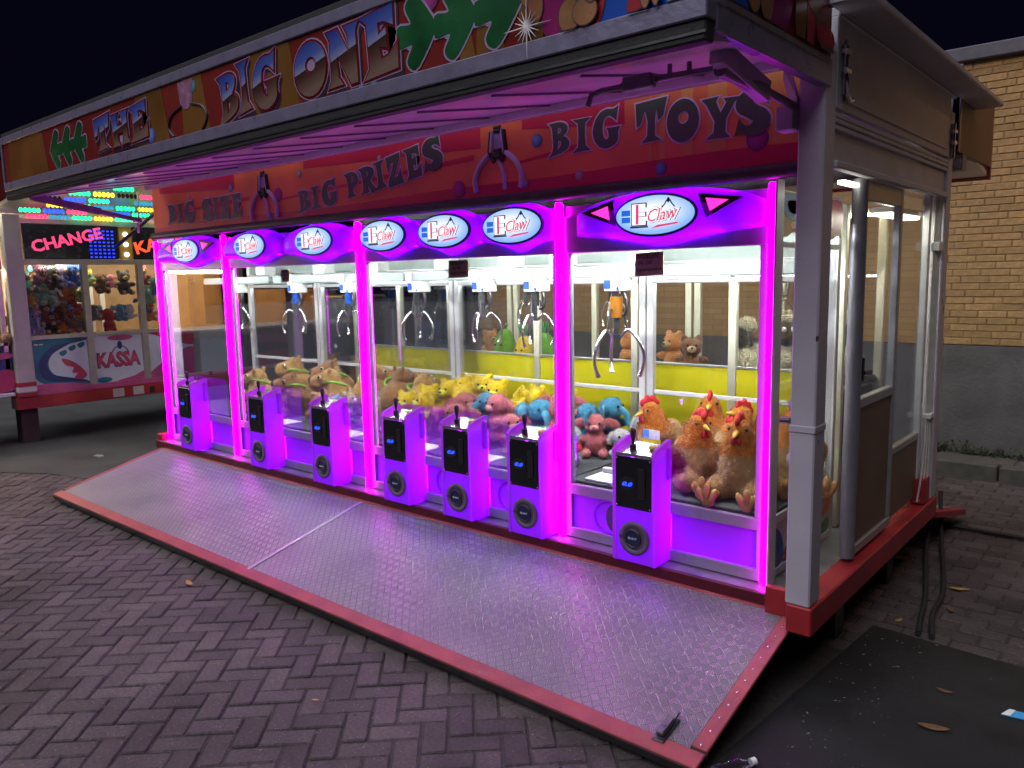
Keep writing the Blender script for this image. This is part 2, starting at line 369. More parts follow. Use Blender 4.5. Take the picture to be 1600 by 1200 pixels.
# ================================================================== BRICK BUILDING at the right
bw = thing('brick_building', 'yellow brick building wall with grey painted foot behind the trailer', 'building', (0, 4.55, 0))
BR = mat('yellow brick', (.42, .27, .12), .85, 0, .2, 30, .5, 120, rnd=.16); MORT = mat('mortar', (.31, .20, .10), .95, 0, .2, 30)
def wallmat():
    m = mat('far brick', (.40, .25, .11), .85, 0, .2, 20); nt = m.node_tree; p = nt.nodes['Principled BSDF']
    bt = node(nt, 'ShaderNodeTexBrick'); bt.inputs['Color1'].default_value = (.42, .27, .12, 1); bt.inputs['Color2'].default_value = (.33, .2, .09, 1); bt.inputs['Mortar'].default_value = (.31, .20, .1, 1)
    bt.inputs['Scale'].default_value = 1; bt.inputs['Brick Width'].default_value = .22; bt.inputs['Row Height'].default_value = .06; bt.inputs['Mortar Size'].default_value = .006
    tc = node(nt, 'ShaderNodeTexCoord'); mp = node(nt, 'ShaderNodeMapping'); mp.inputs['Rotation'].default_value = (PI/2, 0, 0)
    nt.links.new(tc.outputs['Object'], mp.inputs['Vector']); nt.links.new(mp.outputs[0], bt.inputs['Vector']); nt.links.new(bt.outputs[0], p.inputs['Base Color']); return m
WM = wallmat()
MB().box(-6, -.46, .0, .3, 1.08, 3.5).build('wall', WM, bw)
wr = MB().box(-.46, 4, .012, .3, 1.08, 3.5).build('wall', MORT, bw)
MB().box(.92, 4, .0, .012, 1.08, 3.5).build('wall_face', WM, bw)
pl = MB().box(-6, 4, -.012, .3, -.02, 1.075).build('painted_plinth', mat('grey plinth paint', (.115, .11, .12), .7, 0, .3, 3, .5, 40), bw)
MB().box(-6, 4, -.05, .34, 3.5, 3.62, .01).build('coping', mat('grey coping', (.11, .11, .14), .6, 0, .15), bw)
bm_ = MB().box(-.104, .104, -.001, .02, -.0262, .0262, .003).build('brick', BR); BME = bm_.data; bpy.data.objects.remove(bm_)
nb = 0
for j in range(40):
    for i in range(7):
        x = -.35+i*.219+(j % 2)*.11-(.04 if j % 3 == 0 else 0); z = 1.112+j*.0602
        if x > .82 or nb >= 296: continue
        o = bpy.data.objects.new('brick', BME); COL.objects.link(o); o.parent = wr; o.location = (x, .006+random.uniform(-.003, .003), z); o.rotation_euler = (0, random.uniform(-.004, .004), random.uniform(-.01, .01)); nb += 1
# kerb and pavement
pv = MB().box(-6, 6, 4.22, 4.54, -.05, .105).build('pavement', mat('paving slab', (.09, .083, .077), .85, 0, .25, 12, .5, 70)); tag(pv, kind='structure')
for i in range(8):
    x = -2.2+i*.62
    MB().box(x, x+.606, 4.08, 4.21, -.05, .12+random.uniform(-.004, .004), .012).build('kerb_stone', mat('kerb stone', (.09, .085, .08), .85, 0, .25, 10, .5, 90), pv)
    MB().box(x+.1, x+.7, 4.225, 4.53, .09, .112+random.uniform(-.003, .003), .005).build('paving_slab', mat('paving slab'), pv)
wd_ = MB()
for i in range(420):
    x = random.gauss(.0, .28); y = 4.5+random.uniform(-.06, .03); h = random.uniform(.03, .12); a = random.uniform(0, 6.28); l = random.uniform(.02, .05)
    p0 = Vector((x, y, .1+h*random.random())); d = Vector((math.cos(a), math.sin(a)*.6, .7)).normalized()*l; n_ = Vector((-d.y, d.x, .01))*.35
    wd_.add([p0, p0+d*.5+n_, p0+d, p0+d*.5-n_], [(0, 1, 2, 3)])
tag(wd_.build('weeds', mat('weed leaf', (.05, .075, .03), .8, 0, .4)), 'low green weeds along the foot of the brick wall', 'weeds', kind='stuff')
# street lamp whose warm light falls on the brick wall
lp = thing('street_lamp', 'tall grey street lamp with warm light beside the brick wall', 'street lamp', (2.6, 3.0, 0))
MB().cyl((0, 0, 0), (0, 0, 4.6), .05, 12, .035).build('pole', ALUD, lp)
MB().box(-.5, .06, -.09, .09, 4.6, 4.7, .02).build('lamp_head', ALUD, lp)
MB().box(-.46, -.1, -.07, .07, 4.575, 4.598).build('lamp_lens', emat('sodium lens', (1, .62, .25), 3), lp)
ld = bpy.data.lights.new('street_lamp_light', 'AREA'); ld.energy = 17; ld.size = .3; ld.color = (1, .55, .26)
lo = bpy.data.objects.new('street_lamp_light', ld); COL.objects.link(lo); lo.location = (2.3, 3.0, 4.5); lo.rotation_euler = Vector((-.1, .60, -.75)).to_track_quat('-Z', 'Y').to_euler()

# ================================================================== TRAILER
T = thing('fairground_trailer', 'long white fairground trailer with red chassis, lifted painted canopy and checker plate ramp', 'trailer')
XL, XR = -5.72, .305; P0 = .345
MB().box(XL+.02, .2, -.10, 1.78, .27, P0-.004).build('deck', mat('deck plate', (.33, .33, .35), .45, .7, .25, 8, .3, 60), T)
MB().box(XL, .2, -.125, -.102, .275, P0+.001, .004).build('front_skirt', mat('dark crimson skirt', (.10, .004, .018), .45, 0, .25, 5, .15, 60), T)
MB().box(XL+.3, .1, .1, 1.65, .08, .268).build('chassis', DARK, T)
MB().box(.206, XR+.005, -.30, 1.78, .285, .405, .006).build('side_beam', REDP, T)
MB().box(XL-.02, XL+.06, -.1, 1.78, .285, .40, .006).build('side_beam', REDP, T)
MB().box(.06, .2, -.16, -.127, .22, .40, .004).build('corner_bracket', REDP, T)
for y in (.35, 1.2): MB().box(.05, .2, y, y+.12, 0, .27).build('support_leg', STEELD, T)
WORN = mat('worn white post', (.50, .47, .54), .42, 0, .1, 3, .1, 60)
nt = WORN.node_tree; p = nt.nodes['Principled BSDF']; src = p.inputs['Base Color'].links[0].from_socket      # chipped paint
nz = node(nt, 'ShaderNodeTexNoise'); nz.inputs['Scale'].default_value = 9; nz.inputs['Detail'].default_value = 3; tc = node(nt, 'ShaderNodeTexCoord'); mp = node(nt, 'ShaderNodeMapping'); mp.inputs['Scale'].default_value = (1.6, 1.6, .7)
nt.links.new(tc.outputs['Object'], mp.inputs[0]); nt.links.new(mp.outputs[0], nz.inputs['Vector'])
gt = node(nt, 'ShaderNodeMapRange'); gt.inputs['From Min'].default_value = .70; gt.inputs['From Max'].default_value = .715; nt.links.new(nz.outputs['Fac'], gt.inputs[0])
mx = node(nt, 'ShaderNodeMix', data_type='RGBA'); nt.links.new(gt.outputs[0], mx.inputs[0]); nt.links.new(src, mx.inputs[6]); mx.inputs[7].default_value = (.09, .03, .035, 1); nt.links.new(mx.outputs[2], p.inputs['Base Color'])
def post(x0, x1, y0, y1, z0, z1): return MB().box(x0, x1, y0, y1, z0, z1, .006).build('corner_post', WORN, T)
pf = post(.20, .30, -.295, -.18, .405, 2.575)
MB().box(.196, .303, -.30, -.175, 1.12, 1.15, .004).build('post_clamp', WORN, pf); MB().cyl((.16, -.29, 1.165), (.20, -.29, 1.165), .012, 8).build('hinge_pin', STEELD, pf)
MB().lathe([(0, -.012), (.028, -.012), (.03, .012), (0, .012)], (.20, -.24, 1.225), 14, 'y').build('post_lug', WORN, pf)
MB().lathe([(0, -.012), (.028, -.012), (.03, .012), (0, .012)], (.20, -.24, 1.0), 14, 'y').build('post_lug', WORN, pf)
post(.205, .30, 1.66, 1.765, .405, 2.62); post(-5.95, -5.83, .14, .25, .0, 2.6); post(-5.70, -5.62, 1.66, 1.765, .35, 2.6)
# right hand end wall above the door
MB().box(.262, .30, -.178, 1.66, 2.365, 2.70, .004).build('end_panel', PAINTW, T)
MB().box(.302, .306, -.10, 1.58, 2.40, 2.63, .003).build('end_flap', PAINTW, T)
for z in (2.345, 2.325, 2.30): MB().box(.268, .298, -.178, 1.66, z-.010, z+.008, .003).build('louvre_slat', PAINTW, T)
MB().box(.262, .285, -.178, 1.66, 2.17, 2.285, .004).build('lintel', PAINTW, T)
MB().box(.268, .31, -.178, 1.66, 2.145, 2.172, .004).build('door_rail', PAINTW, T)
b = MB(); b.cyl((.31, -.12, 2.6), (.31, -.12, 2.42), .012, 8); b.box(.302, .325, -.15, -.09, 2.57, 2.585); b.box(.302, .325, -.15, -.09, 2.50, 2.515); b.tube([(.315, -.12, 2.49), (.32, -.12, 2.42), (.32, -.09, 2.40), (.32, -.06, 2.41)], .009); b.build('flap_latch', STEEL, T)
b = MB(); b.cyl((.31, 1.70, 2.55), (.31, 1.70, 2.36), .012, 8); b.box(.302, .325, 1.67, 1.73, 2.5, 2.515); b.box(.302, .325, 1.67, 1.73, 2.44, 2.455); b.build('flap_latch', STEEL, T)
# roof
MB().box(XL, .30, -.17, 1.80, 2.70, 2.735, .005).build('roof', PAINTW, T)
MB().box(.302, .45, -.30, 2.28, 2.705, 2.735, .006).build('roof_overhang', PAINTW, T)
MB().box(XL, .26, .0, 1.66, 2.60, 2.62).build('ceiling', mat('dim ceiling', (.25, .22, .2), .7), T)
# frieze behind the canopy
FR = mat('frieze print orange', (.85, .15, .08), .4, 0, .18, 2.2); CRIM = mat('print crimson', (.62, .014, .075), .4, 0, .1, 3); ORA = mat('print light orange', (.75, .25, .09), .4, 0, .1, 3)
fz = MB().box(-5.55, .14, -.06, -.03, 2.19, 2.575, .003).build('frieze_panel', FR, T)
yf = -.0605
def fprint(name, poly, m, dy=.0): return MB().prism(poly, (0, yf-dy, 0), X, Z, -Y, .0015).build(name, m, fz)
low = [(-5.54, 2.192), (.135, 2.192)]; n_ = 24
def bandz(x): return 2.235+.045*math.exp(-((x+.2)/.9)**2)+.025*math.exp(-((x+1.9)/.8)**2)+.02*math.exp(-((x+4.3)/.9)**2)
fprint('printed_band', [(.135, 2.192), (-5.54, 2.192)]+[(-5.54+5.675*i/40, bandz(-5.54+5.675*i/40)) for i in range(41)], CRIM)
for x0, x1 in ((-.12, .13), (-.29, -.2), (-.42, -.36), (-.53, -.5), (-.585, -.57)): fprint('printed_stripe', [(x0, bandz(x0)+.004), (x1, bandz(x1)+.004), (x1, 2.57), (x0, 2.57)], ORA)
for x0, x1 in ((-1.35, -.72), (-3.3, -1.65), (-5.4, -4.2)): fprint('printed_stripe', [(x0, 2.52), (x1, 2.46), (x1, 2.57), (x0, 2.57)], CRIM)
for x0, x1, za, zb in ((-3.6, -1.7, 2.33, 2.40), (-1.4, -.95, 2.345, 2.38), (-5.2, -4.0, 2.34, 2.36)): fprint('printed_stripe', [(x0, za), (x1, zb), (x1, zb+.03), (x0, za+.012)], CRIM)
def ballmat(name, c1, c2):
    m = mat(name, c1, .35, 0, .05); nt = m.node_tree; p = nt.nodes['Principled BSDF']
    tc = node(nt, 'ShaderNodeTexCoord'); mp = node(nt, 'ShaderNodeMapping'); mp.inputs['Location'].default_value = (-.35, 0, -.65); nt.links.new(tc.outputs['Generated'], mp.inputs[0])
    ln = node(nt, 'ShaderNodeVectorMath', operation='LENGTH'); nt.links.new(mp.outputs[0], ln.inputs[0])
    cr = node(nt, 'ShaderNodeValToRGB'); nt.links.new(ln.outputs['Value'], cr.inputs[0]); cr.color_ramp.elements[0].color = (*c1, 1); cr.color_ramp.elements[1].color = (*c2, 1); cr.color_ramp.elements[1].position = .75
    nt.links.new(cr.outputs[0], p.inputs['Base Color']); return m
BALLS = {'blue': ballmat('print ball blue', (.22, .3, .75), (.02, .03, .2)), 'pink': ballmat('print ball pink', (.7, .4, .6), (.3, .08, .15)), 'mag': ballmat('print ball magenta', (.6, .04, .4), (.12, .005, .08)), 'grey': ballmat('print ball grey', (.5, .45, .55), (.1, .09, .12)), 'teal': ballmat('print ball teal', (.15, .4, .42), (.02, .08, .09))}
def ball(parent, x, z, a, c, y, b=None): return MB().prism(ring(x, z, a, b or a), (0, y, 0), X, Z, -Y, .0015).build('printed_ball', BALLS[c], parent)
for x, z, a, c in ((-1.25, 2.45, .035, 'blue'), (-1.33, 2.24, .022, 'grey'), (-.98, 2.25, .026, 'pink'), (-.52, 2.235, .03, 'blue'), (-.06, 2.31, .05, 'mag'), (-2.02, 2.52, .032, 'blue'), (-2.5, 2.5, .02, 'pink'), (-2.68, 2.43, .035, 'blue'), (-3.35, 2.49, .026, 'grey'), (-4.25, 2.47, .03, 'blue'), (-3.62, 2.37, .05, 'mag'), (-3.73, 2.22, .03, 'blue'), (-1.82, 2.25, .05, 'mag'), (-4.9, 2.46, .02, 'pink')): ball(fz, x, z, a, c, yf-.0018)
SLATE = mat('print slate letters', (.075, .085, .085), .4, 0, .15, 5); LIL = mat('print lilac edge', (.75, .50, .90), .4, 0, .05); INK = mat('print dark ink', (.03, .008, .03), .4, 0, .1)
def fl(ch, x, z, w_, h, rot=0): glyph(fz, ch, (x, yf-.0035, z), X, Z, -Y, w_, h, SLATE, LIL, .0075, rot, name='letter', t=.003)
for a_ in (('B', -1.17, 2.37, .135, .15, 0), ('I', -1.02, 2.365, .11, .155, 0), ('G', -.90, 2.365, .16, .18, 0), ('T', -.655, 2.365, .165, .175, 0), ('O', -.49, 2.345, .16, .175, 0), ('Y', -.325, 2.335, .18, .175, -2), ('S', -.165, 2.33, .165, .185, 0)): fl(*a_)
for a_ in (('B', -3.38, 2.235, .15, .135, 3), ('I', -3.23, 2.24, .11, .145, 4), ('G', -3.10, 2.245, .17, .165, 5), ('P', -2.85, 2.285, .15, .15, 5), ('R', -2.70, 2.295, .17, .16, 6), ('I', -2.55, 2.31, .12, .165, 8), ('Z', -2.42, 2.32, .14, .175, 8), ('E', -2.26, 2.345, .15, .175, 9), ('S', -2.10, 2.37, .17, .18, 8)): fl(*a_)
for a_ in (('B', -5.28, 2.275, .15, .14, 0), ('I', -5.12, 2.265, .12, .15, 0), ('G', -4.99, 2.255, .17, .17, 0), ('S', -4.70, 2.25, .16, .17, 0), ('I', -4.54, 2.255, .11, .165, 0), ('Z', -4.42, 2.255, .14, .165, 0), ('E', -4.26, 2.255, .15, .17, 0)): fl(*a_)
def clawart(x, z, s):
    O = (x, yf-.002, z); q = lambda pts: [(a*s, b*s) for a, b in pts]
    CL = mat('print claw lilac', (.34, .2, .52), .4, 0, .2, 20)
    MB().prism(q([(-.075, .36), (.075, .36), (.085, .3), (.055, .1), (.04, -.02), (-.04, -.02), (-.055, .1), (-.085, .3)]), O, X, Z, -Y, .002).build('printed_claw_body', CL, fz)
    b = MB(); oo = Vector(O)-Y*.003
    for sx in (-1, 1):
        b.tube([oo+X*(a*s*sx)+Z*(c*s) for a, c in ((.10, .32), (.14, .05), (.06, -.06))], .010*s/.3)
    for zz in (.0, .04, .08, .32, .36): b.tube([oo+X*(-.05*s)+Z*(zz*s), oo+X*(.05*s)+Z*(zz*s)], .008*s/.3)
    b.build('printed_claw_frame', INK, fz)
    b = MB()
    for sx in (-1, 1): b.tube([oo-Y*.001+X*(p_.x*s*sx)+Z*(p_.y*s) for p_ in crom([(.14, .04), (.30, -.08), (.40, -.25), (.38, -.42)], 5)], .011*s/.3)
    b.tube([oo-Y*.001+X*(p_.x*s)+Z*(p_.y*s) for p_ in crom([(.02, -.06), (.1, -.2), (.12, -.42)], 4)], .009*s/.3)
    for sx in (-1, 1): b.tube([oo-Y*.002+X*(a*s*sx)+Z*(c*s) for a, c in ((.085, .32), (.12, .06))], .008*s/.3)
    b.build('printed_claw_arms', mat('print claw highlight', (.5, .38, .72), .4), fz)
clawart(-1.52, 2.40, .42); clawart(-3.80, 2.39, .42)
MB().cyl((-5.5, -.10, 2.165), (.19, -.10, 2.165), .03, 14).build('roller_bar', mat('dark roller', (.06, .05, .06), .45, .2, .2), T)
# canopy: soffit + fascia
hy, hz, fy, fz_ = -.17, 2.585, -1.22, 2.40
def sof(x, y): return hz+(fz_-hz)*(hy-y)/(hy-fy)
SOF = mat('soffit panel', (.86, .80, .86), .16, .0, .16, 1.5, .05, 30)
cn = MB().add([(-5.36, hy, hz), (.285, hy, hz), (.285, fy, fz_), (-5.36, fy, fz_), (-5.36, hy, hz+.03), (.285, hy, hz+.03), (.285, fy, fz_+.03), (-5.36, fy, fz_+.03)], [(0, 1, 2, 3), (4, 7, 6, 5), (0, 4, 5, 1), (1, 5, 6, 2), (2, 6, 7, 3), (3, 7, 4, 0)]).build('canopy', SOF, T)
for i in range(13):
    x = -5.1+i*.405
    b = MB(); rs = [(x-.006, -.2), (x+.006, -.2), (x+.006, fy+.14), (x-.006, fy+.14)]
    vs = [(a, y, sof(a, y)-.001) for a, y in rs]+[(a, y, sof(a, y)-.009) for a, y in rs]
    b.add(vs, [(0, 1, 2, 3), (4, 7, 6, 5), (0, 4, 5, 1), (1, 5, 6, 2), (2, 6, 7, 3), (3, 7, 4, 0)]); b.build('soffit_rib', mat('soffit rib', (.16, .12, .18), .4, .3, .1), cn)
MB().box(-5.36, .285, -.21, -.172, hz-.045, hz-.004, .004).build('hinge_rail', ALU, cn)
# cantilever arm with crank handle
AR = mat('arm grey paint', (.16, .14, .17), .45, .3, .2); AR2 = mat('arm lilac paint', (.42, .37, .46), .45, .2, .15)
b = MB(); b.box(.15, .20, -.93, -.55, sof(0, -.74)-.105, sof(0, -.74)-.03, .004, rotm('X', -10)); b.build('arm_bracket', AR2, cn)
b = MB(); b.cyl((.165, -.88, 2.405), (.185, -.58, 2.385), .024, 10); b.cyl((.185, -.58, 2.385), (.195, -.31, 2.365), .016, 10); b.build('gas_strut', AR, cn)
MB().box(.13, .20, -.34, -.26, 2.28, 2.37, .005).build('strut_mount', AR2, cn)
MB().add([(.10, -.20, 2.54), (.10, -.2, 2.50), (.198, -.31, 2.29), (.198, -.31, 2.40), (.13, -.20, 2.54), (.13, -.2, 2.50), (.199, -.28, 2.29), (.199, -.28, 2.4)], [(0, 1, 2, 3), (4, 7, 6, 5), (0, 4, 5, 1), (1, 5, 6, 2), (2, 6, 7, 3), (3, 7, 4, 0)]).build('gusset', AR2, cn)
b = MB(); b.cyl((-.02, -.98, 2.39), (.16, -.92, 2.40), .010, 8); b.box(-.12, -.01, -1.02, -.98, 2.36, 2.405, .004); b.cyl((-.13, -1.0, 2.38), (.0, -1.0, 2.385), .014, 8); b.tube([(-.12, -1.0, 2.38), (-.2, -1.02, 2.375), (-.235, -1.03, 2.365), (-.25, -1.03, 2.33)], .010); b.cyl((.03, -.965, 2.40), (.03, -.965, 2.43), .008, 6); b.cyl((.09, -.945, 2.40), (.09, -.945, 2.43), .008, 6); b.build('crank_handle', AR, cn)
# left end arm
b = MB(); b.cyl((-5.3, -.9, 2.39), (-5.5, -.2, 2.30), .02, 8); b.box(-5.34, -5.28, -1.1, -.6, 2.36, 2.41, .004, rotm('X', -10)); b.build('arm_tube', AR, cn)
MB().add([(-5.5, -.2, 2.54), (-5.58, -.20, 2.2), (-5.62, -.16, 2.2), (-5.62, -.16, 2.55), (-5.40, -.2, 2.54)], [(0, 1, 2, 3), (0, 3, 4)]).build('gusset', WORN, T)
# fascia
FB = mat('fascia print base', (.19, .024, .02), .16, 0, .3, 1.4, spec=.7); FAL = mat('fascia frame', (.22, .20, .30), .3, .3, .12, 12, .1, 50)
y1 = fy-.02
fs = MB().box(-5.33, .268, y1, y1+.04, 2.515, 2.79, .002).build('fascia_sign', FB, T)
MB().box(-5.36, .305, y1-.012, y1+.05, 2.455, 2.515, .004).build('fascia_frame', FAL, fs)
MB().box(-5.36, .305, y1-.012, y1+.05, 2.79, 2.84, .004).build('fascia_frame', FAL, fs)
MB().box(-5.36, -5.33, y1-.012, y1+.05, 2.516, 2.789, .003).build('fascia_frame', FAL, fs)
MB().box(.18, .305, y1-.014, y1+.05, 2.516, 2.789, .003).build('fascia_frame', FAL, fs)
MB().box(-5.36, .30, y1+.0, y1+.05, 2.842, 2.87, .003).build('fascia_cap', RUB, fs)
MB().box(-5.36, .30, y1-.004, y1+.05, 2.395, 2.453, .006).build('rubber_seal', RUB, fs)
MB().box(-5.36, .30, y1-.008, y1-.004, 2.415, 2.423).build('seal_groove', STEELD, fs)
yp = y1-.0005
def pp(name, poly, m, d=0): return MB().prism(poly, (0, yp-d, 0), X, Z, -Y, .0015).build(name, m, fs)
GLD = mat('fascia print gold', (.17, .075, .02), .18, 0, .25, 3, spec=.7)
for x0, x1 in ((-1.98, -1.62), (-2.62, -2.38), (-3.15, -2.8), (-5.2, -4.5), (-.62, -.575), (-.54, -.5), (-.47, -.44)): pp('printed_stripe', [(x0-.03, 2.518), (x1, 2.518), (x1-.06, 2.788), (x0-.02, 2.788)], GLD)
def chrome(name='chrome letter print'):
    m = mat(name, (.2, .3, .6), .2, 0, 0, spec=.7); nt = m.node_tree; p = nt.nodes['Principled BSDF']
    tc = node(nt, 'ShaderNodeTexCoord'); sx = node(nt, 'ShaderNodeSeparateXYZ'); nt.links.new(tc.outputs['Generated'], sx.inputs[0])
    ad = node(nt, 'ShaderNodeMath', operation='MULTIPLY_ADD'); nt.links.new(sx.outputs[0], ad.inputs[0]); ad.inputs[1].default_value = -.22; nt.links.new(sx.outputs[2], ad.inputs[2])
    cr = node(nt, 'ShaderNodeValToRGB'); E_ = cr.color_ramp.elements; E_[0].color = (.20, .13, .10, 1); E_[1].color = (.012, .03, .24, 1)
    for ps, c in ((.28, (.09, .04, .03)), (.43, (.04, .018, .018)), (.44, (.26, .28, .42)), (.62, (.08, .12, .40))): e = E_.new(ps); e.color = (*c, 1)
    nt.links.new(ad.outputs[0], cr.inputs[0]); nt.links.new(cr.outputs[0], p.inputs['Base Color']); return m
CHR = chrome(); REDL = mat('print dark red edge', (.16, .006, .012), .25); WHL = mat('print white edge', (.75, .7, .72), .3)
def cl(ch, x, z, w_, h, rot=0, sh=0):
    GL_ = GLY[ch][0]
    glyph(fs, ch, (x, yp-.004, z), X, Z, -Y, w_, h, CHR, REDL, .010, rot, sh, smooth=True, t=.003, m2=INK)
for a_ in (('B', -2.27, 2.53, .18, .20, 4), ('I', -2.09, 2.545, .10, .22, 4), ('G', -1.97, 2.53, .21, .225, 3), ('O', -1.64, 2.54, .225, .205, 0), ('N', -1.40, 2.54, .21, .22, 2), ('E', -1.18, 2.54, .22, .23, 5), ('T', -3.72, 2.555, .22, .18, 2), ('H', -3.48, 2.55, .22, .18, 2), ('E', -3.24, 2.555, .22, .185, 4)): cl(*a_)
GRN = mat('print green arrow', (.01, .09, .028), .25, 0, .4, 5)
ARK = [0]
def arrow(x, z, s, d=1):
    ARK[0] += 1; k_ = .0004*(ARK[0] % 4)
    poly = sm([(0, -.05), (.08, -.048), (.095, -.06), (.06, -.115), (.085, -.155), (.14, -.15), (.255, -.015), (.255, .02), (.15, .15), (.09, .16), (.055, .12), (.09, .055), (.075, .042), (0, .045)], 3)
    poly = [(x+a*s*d, z+c*s) for a, c in poly]; pp('printed_arrow', poly, GRN, .002+k_)
    MB().prism(grow(poly, .008), (0, yp-.0008-k_, 0), X, Z, -Y, .0015).build('arrow_outline', mat('print dim lilac', (.34, .26, .42), .3), fs)
for x in (-.97, -.77, -.57): arrow(x, 2.655, .80)
for x in (-3.86, -4.05, -4.24): arrow(x, 2.64, .76, -1)
for x, z, a, c in ((-1.02, 2.755, .03, 'blue'), (-.80, 2.765, .055, 'mag'), (-1.92, 2.66, .06, 'mag'), (-1.12, 2.525, .02, 'teal'), (-1.2, 2.52, .015, 'blue'), (-2.52, 2.74, .03, 'teal'), (-3.0, 2.56, .04, 'blue')): ball(fs, x, z, a, c, yp-.001)
# printed claw on the left half
O_ = Vector((-2.60, yp-.003, 2.66)); b = MB()
for sx in (-1, 1): MB().tube([O_+X*(p_.x*sx)+Z*p_.y for p_ in crom([(.05, -.0), (.16, -.03), (.2, -.09), (.15, -.14)], 5)], .007).build('printed_claw_arm', INK, fs)
pp('printed_claw_body', [(-2.68, 2.78), (-2.52, 2.78), (-2.54, 2.67), (-2.58, 2.64), (-2.62, 2.64), (-2.66, 2.67)], mat('print mauve', (.3, .14, .24), .25, 0, .3, 25), .002)
# cartoon scene print at the right end: tan figures on blue and magenta
TAN = mat('print tan', (.30, .14, .06), .25, 0, .25, 9); TAND = mat('print brown shade', (.23, .09, .04), .25, 0, .2, 9); PMAG = mat('print plum', (.22, .004, .10), .25, 0, .2, 5); PBLU = mat('print blue', (.004, .07, .42), .25, 0, .15, 4); PRED = mat('print red cloth', (.35, .015, .03), .25, 0, .2, 6)
def artwork(O, U, N, parent, wid, parts):
    O, U, N = map(Vector, (O, U, N)); k = 0
    for (kind, m, pts) in parts:
        k += 1; poly = sm(pts, 4) if kind == 's' else ring(*pts)
        poly = [(min(max(a, 0), wid), min(max(c, 0), .272)) for a, c in poly]
        MB().prism(poly, O+N*(.0012*k), U, Z, N, .0006).build('printed_figure', m, parent)
        if m in (TAN, TAND, PMAG, PRED): MB().prism(grow(poly, .0035), O+N*(.0012*k-.0005), U, Z, N, .0004).build('printed_outline', INK, parent)
A1 = [('s', GLD, [(0, .0), (.1, .0), (.1, .272), (0, .272)]), ('s', PBLU, [(.30, -.05), (.56, -.05), (.56, .32), (.30, .32)]), ('s', PMAG, [(.12, -.02), (.24, -.03), (.28, .06), (.30, .2), (.2, .26), (.1, .18)]), ('s', PRED, [(.28, .0), (.33, .02), (.36, .2), (.30, .27), (.27, .15)]),
      ('e', TAN, (.06, .19, .06, .09)), ('e', TAND, (.075, .1, .03, .05)), ('e', TAN, (.155, .2, .055, .075)), ('e', INK, (.15, .22, .016, .026)), ('e', TAN, (.245, .21, .05, .08)), ('e', INK, (.245, .225, .016, .024)), ('e', TAN, (.20, .145, .045, .03)), ('e', TAN, (.255, .09, .035, .05)), ('e', TAN, (.215, .04, .04, .05)), ('e', TAN, (.275, .04, .045, .04)), ('e', TAND, (.3, .11, .03, .05)),
      ('s', PRED, [(.43, .0), (.5, .03), (.53, .26), (.5, .28), (.46, .12)]), ('e', TAN, (.49, .06, .018, .06)), ('e', TAN, (.525, .08, .016, .08)), ('e', INK, (.52, .2, .01, .03))]
artwork((-.375, yp-.001, 2.516), X, -Y, fs, .555, A1)
# starburst
b = MB()
for k in range(8):
    q = PI*k/8; l = .10 if k % 4 == 0 else .055; d = X*math.cos(q)+Z*math.sin(q); b.tube([Vector((-.335, yp-.012, 2.56))-d*l, Vector((-.335, yp-.012, 2.56)), Vector((-.335, yp-.012, 2.56))+d*l], [.0005, .004, .0005], 5)
b.build('printed_star', WHL, fs)
# return side of the canopy (facing right)
rs_ = MB().box(.262, .302, -1.15, -.26, 2.53, 2.86, .003).build('side_fascia', FB, T)
MB().box(.262, .306, -1.19, -.25, 2.43, 2.528, .004).build('side_frame', FAL, rs_); MB().box(.255, .31, -1.196, -1.152, 2.50, 2.86, .006).build('side_frame', FAL, rs_)
MB().box(.303, .309, -1.14, -.28, 2.505, 2.525, .002).build('side_seal', AR, rs_)
A2 = [('s', PBLU, [(.05, -.02), (.2, -.02), (.2, .3), (.05, .3)]), ('e', TAN, (.04, .12, .05, .14)), ('e', TAN, (.22, .2, .06, .09)), ('e', TAN, (.2, .06, .05, .06)), ('s', PMAG, [(.28, .0), (.45, .0), (.5, .15), (.44, .27), (.3, .27)]), ('e', TAN, (.29, .07, .05, .08)), ('e', TAND, (.44, .2, .05, .09)), ('e', TAN, (.36, .24, .04, .05)), ('s', GLD, [(.52, -.02), (.6, -.02), (.6, .3), (.52, .3)]), ('s', PRED, [(.62, .0), (.68, .0), (.68, .28), (.62, .28)]), ('s', TAND, [(.6, .14), (.68, .1), (.75, .16), (.68, .25), (.6, .24)]), ('s', PRED, [(.72, .02), (.86, .02), (.86, .07), (.72, .08)]), ('s', INK, [(.74, .0), (.86, .0), (.86, .02), (.74, .02)])]
artwork((.3022, -1.148, 2.535), Y, X, rs_, .885, A2)
# ramp
ry0, rz0, ry1, rz1 = -1.05, .06, -.13, .285; rl = math.hypot(ry1-ry0, rz1-rz0); RV = Vector((0, ry1-ry0, rz1-rz0))/rl; RN = X.cross(RV)
TR = mat('tread plate', (.44, .44, .45), .36, .5, .24, 2.6)
nt = TR.node_tree; p = nt.nodes['Principled BSDF']; Lk = nt.links
def mth(op, a, b_=None, c_=None):
    n = node(nt, 'ShaderNodeMath', operation=op)
    for i, q in enumerate((a, b_, c_)):
        if q is None: continue
        if isinstance(q, (int, float)): n.inputs[i].default_value = q
        else: Lk.new(q, n.inputs[i])
    return n.outputs[0]
tc = node(nt, 'ShaderNodeTexCoord'); sx = node(nt, 'ShaderNodeSeparateXYZ'); Lk.new(tc.outputs['Object'], sx.inputs[0])
cs = .036*math.sqrt(2); u_ = mth('DIVIDE', mth('ADD', sx.outputs[0], sx.outputs[1]), cs); v_ = mth('DIVIDE', mth('SUBTRACT', sx.outputs[0], sx.outputs[1]), cs)
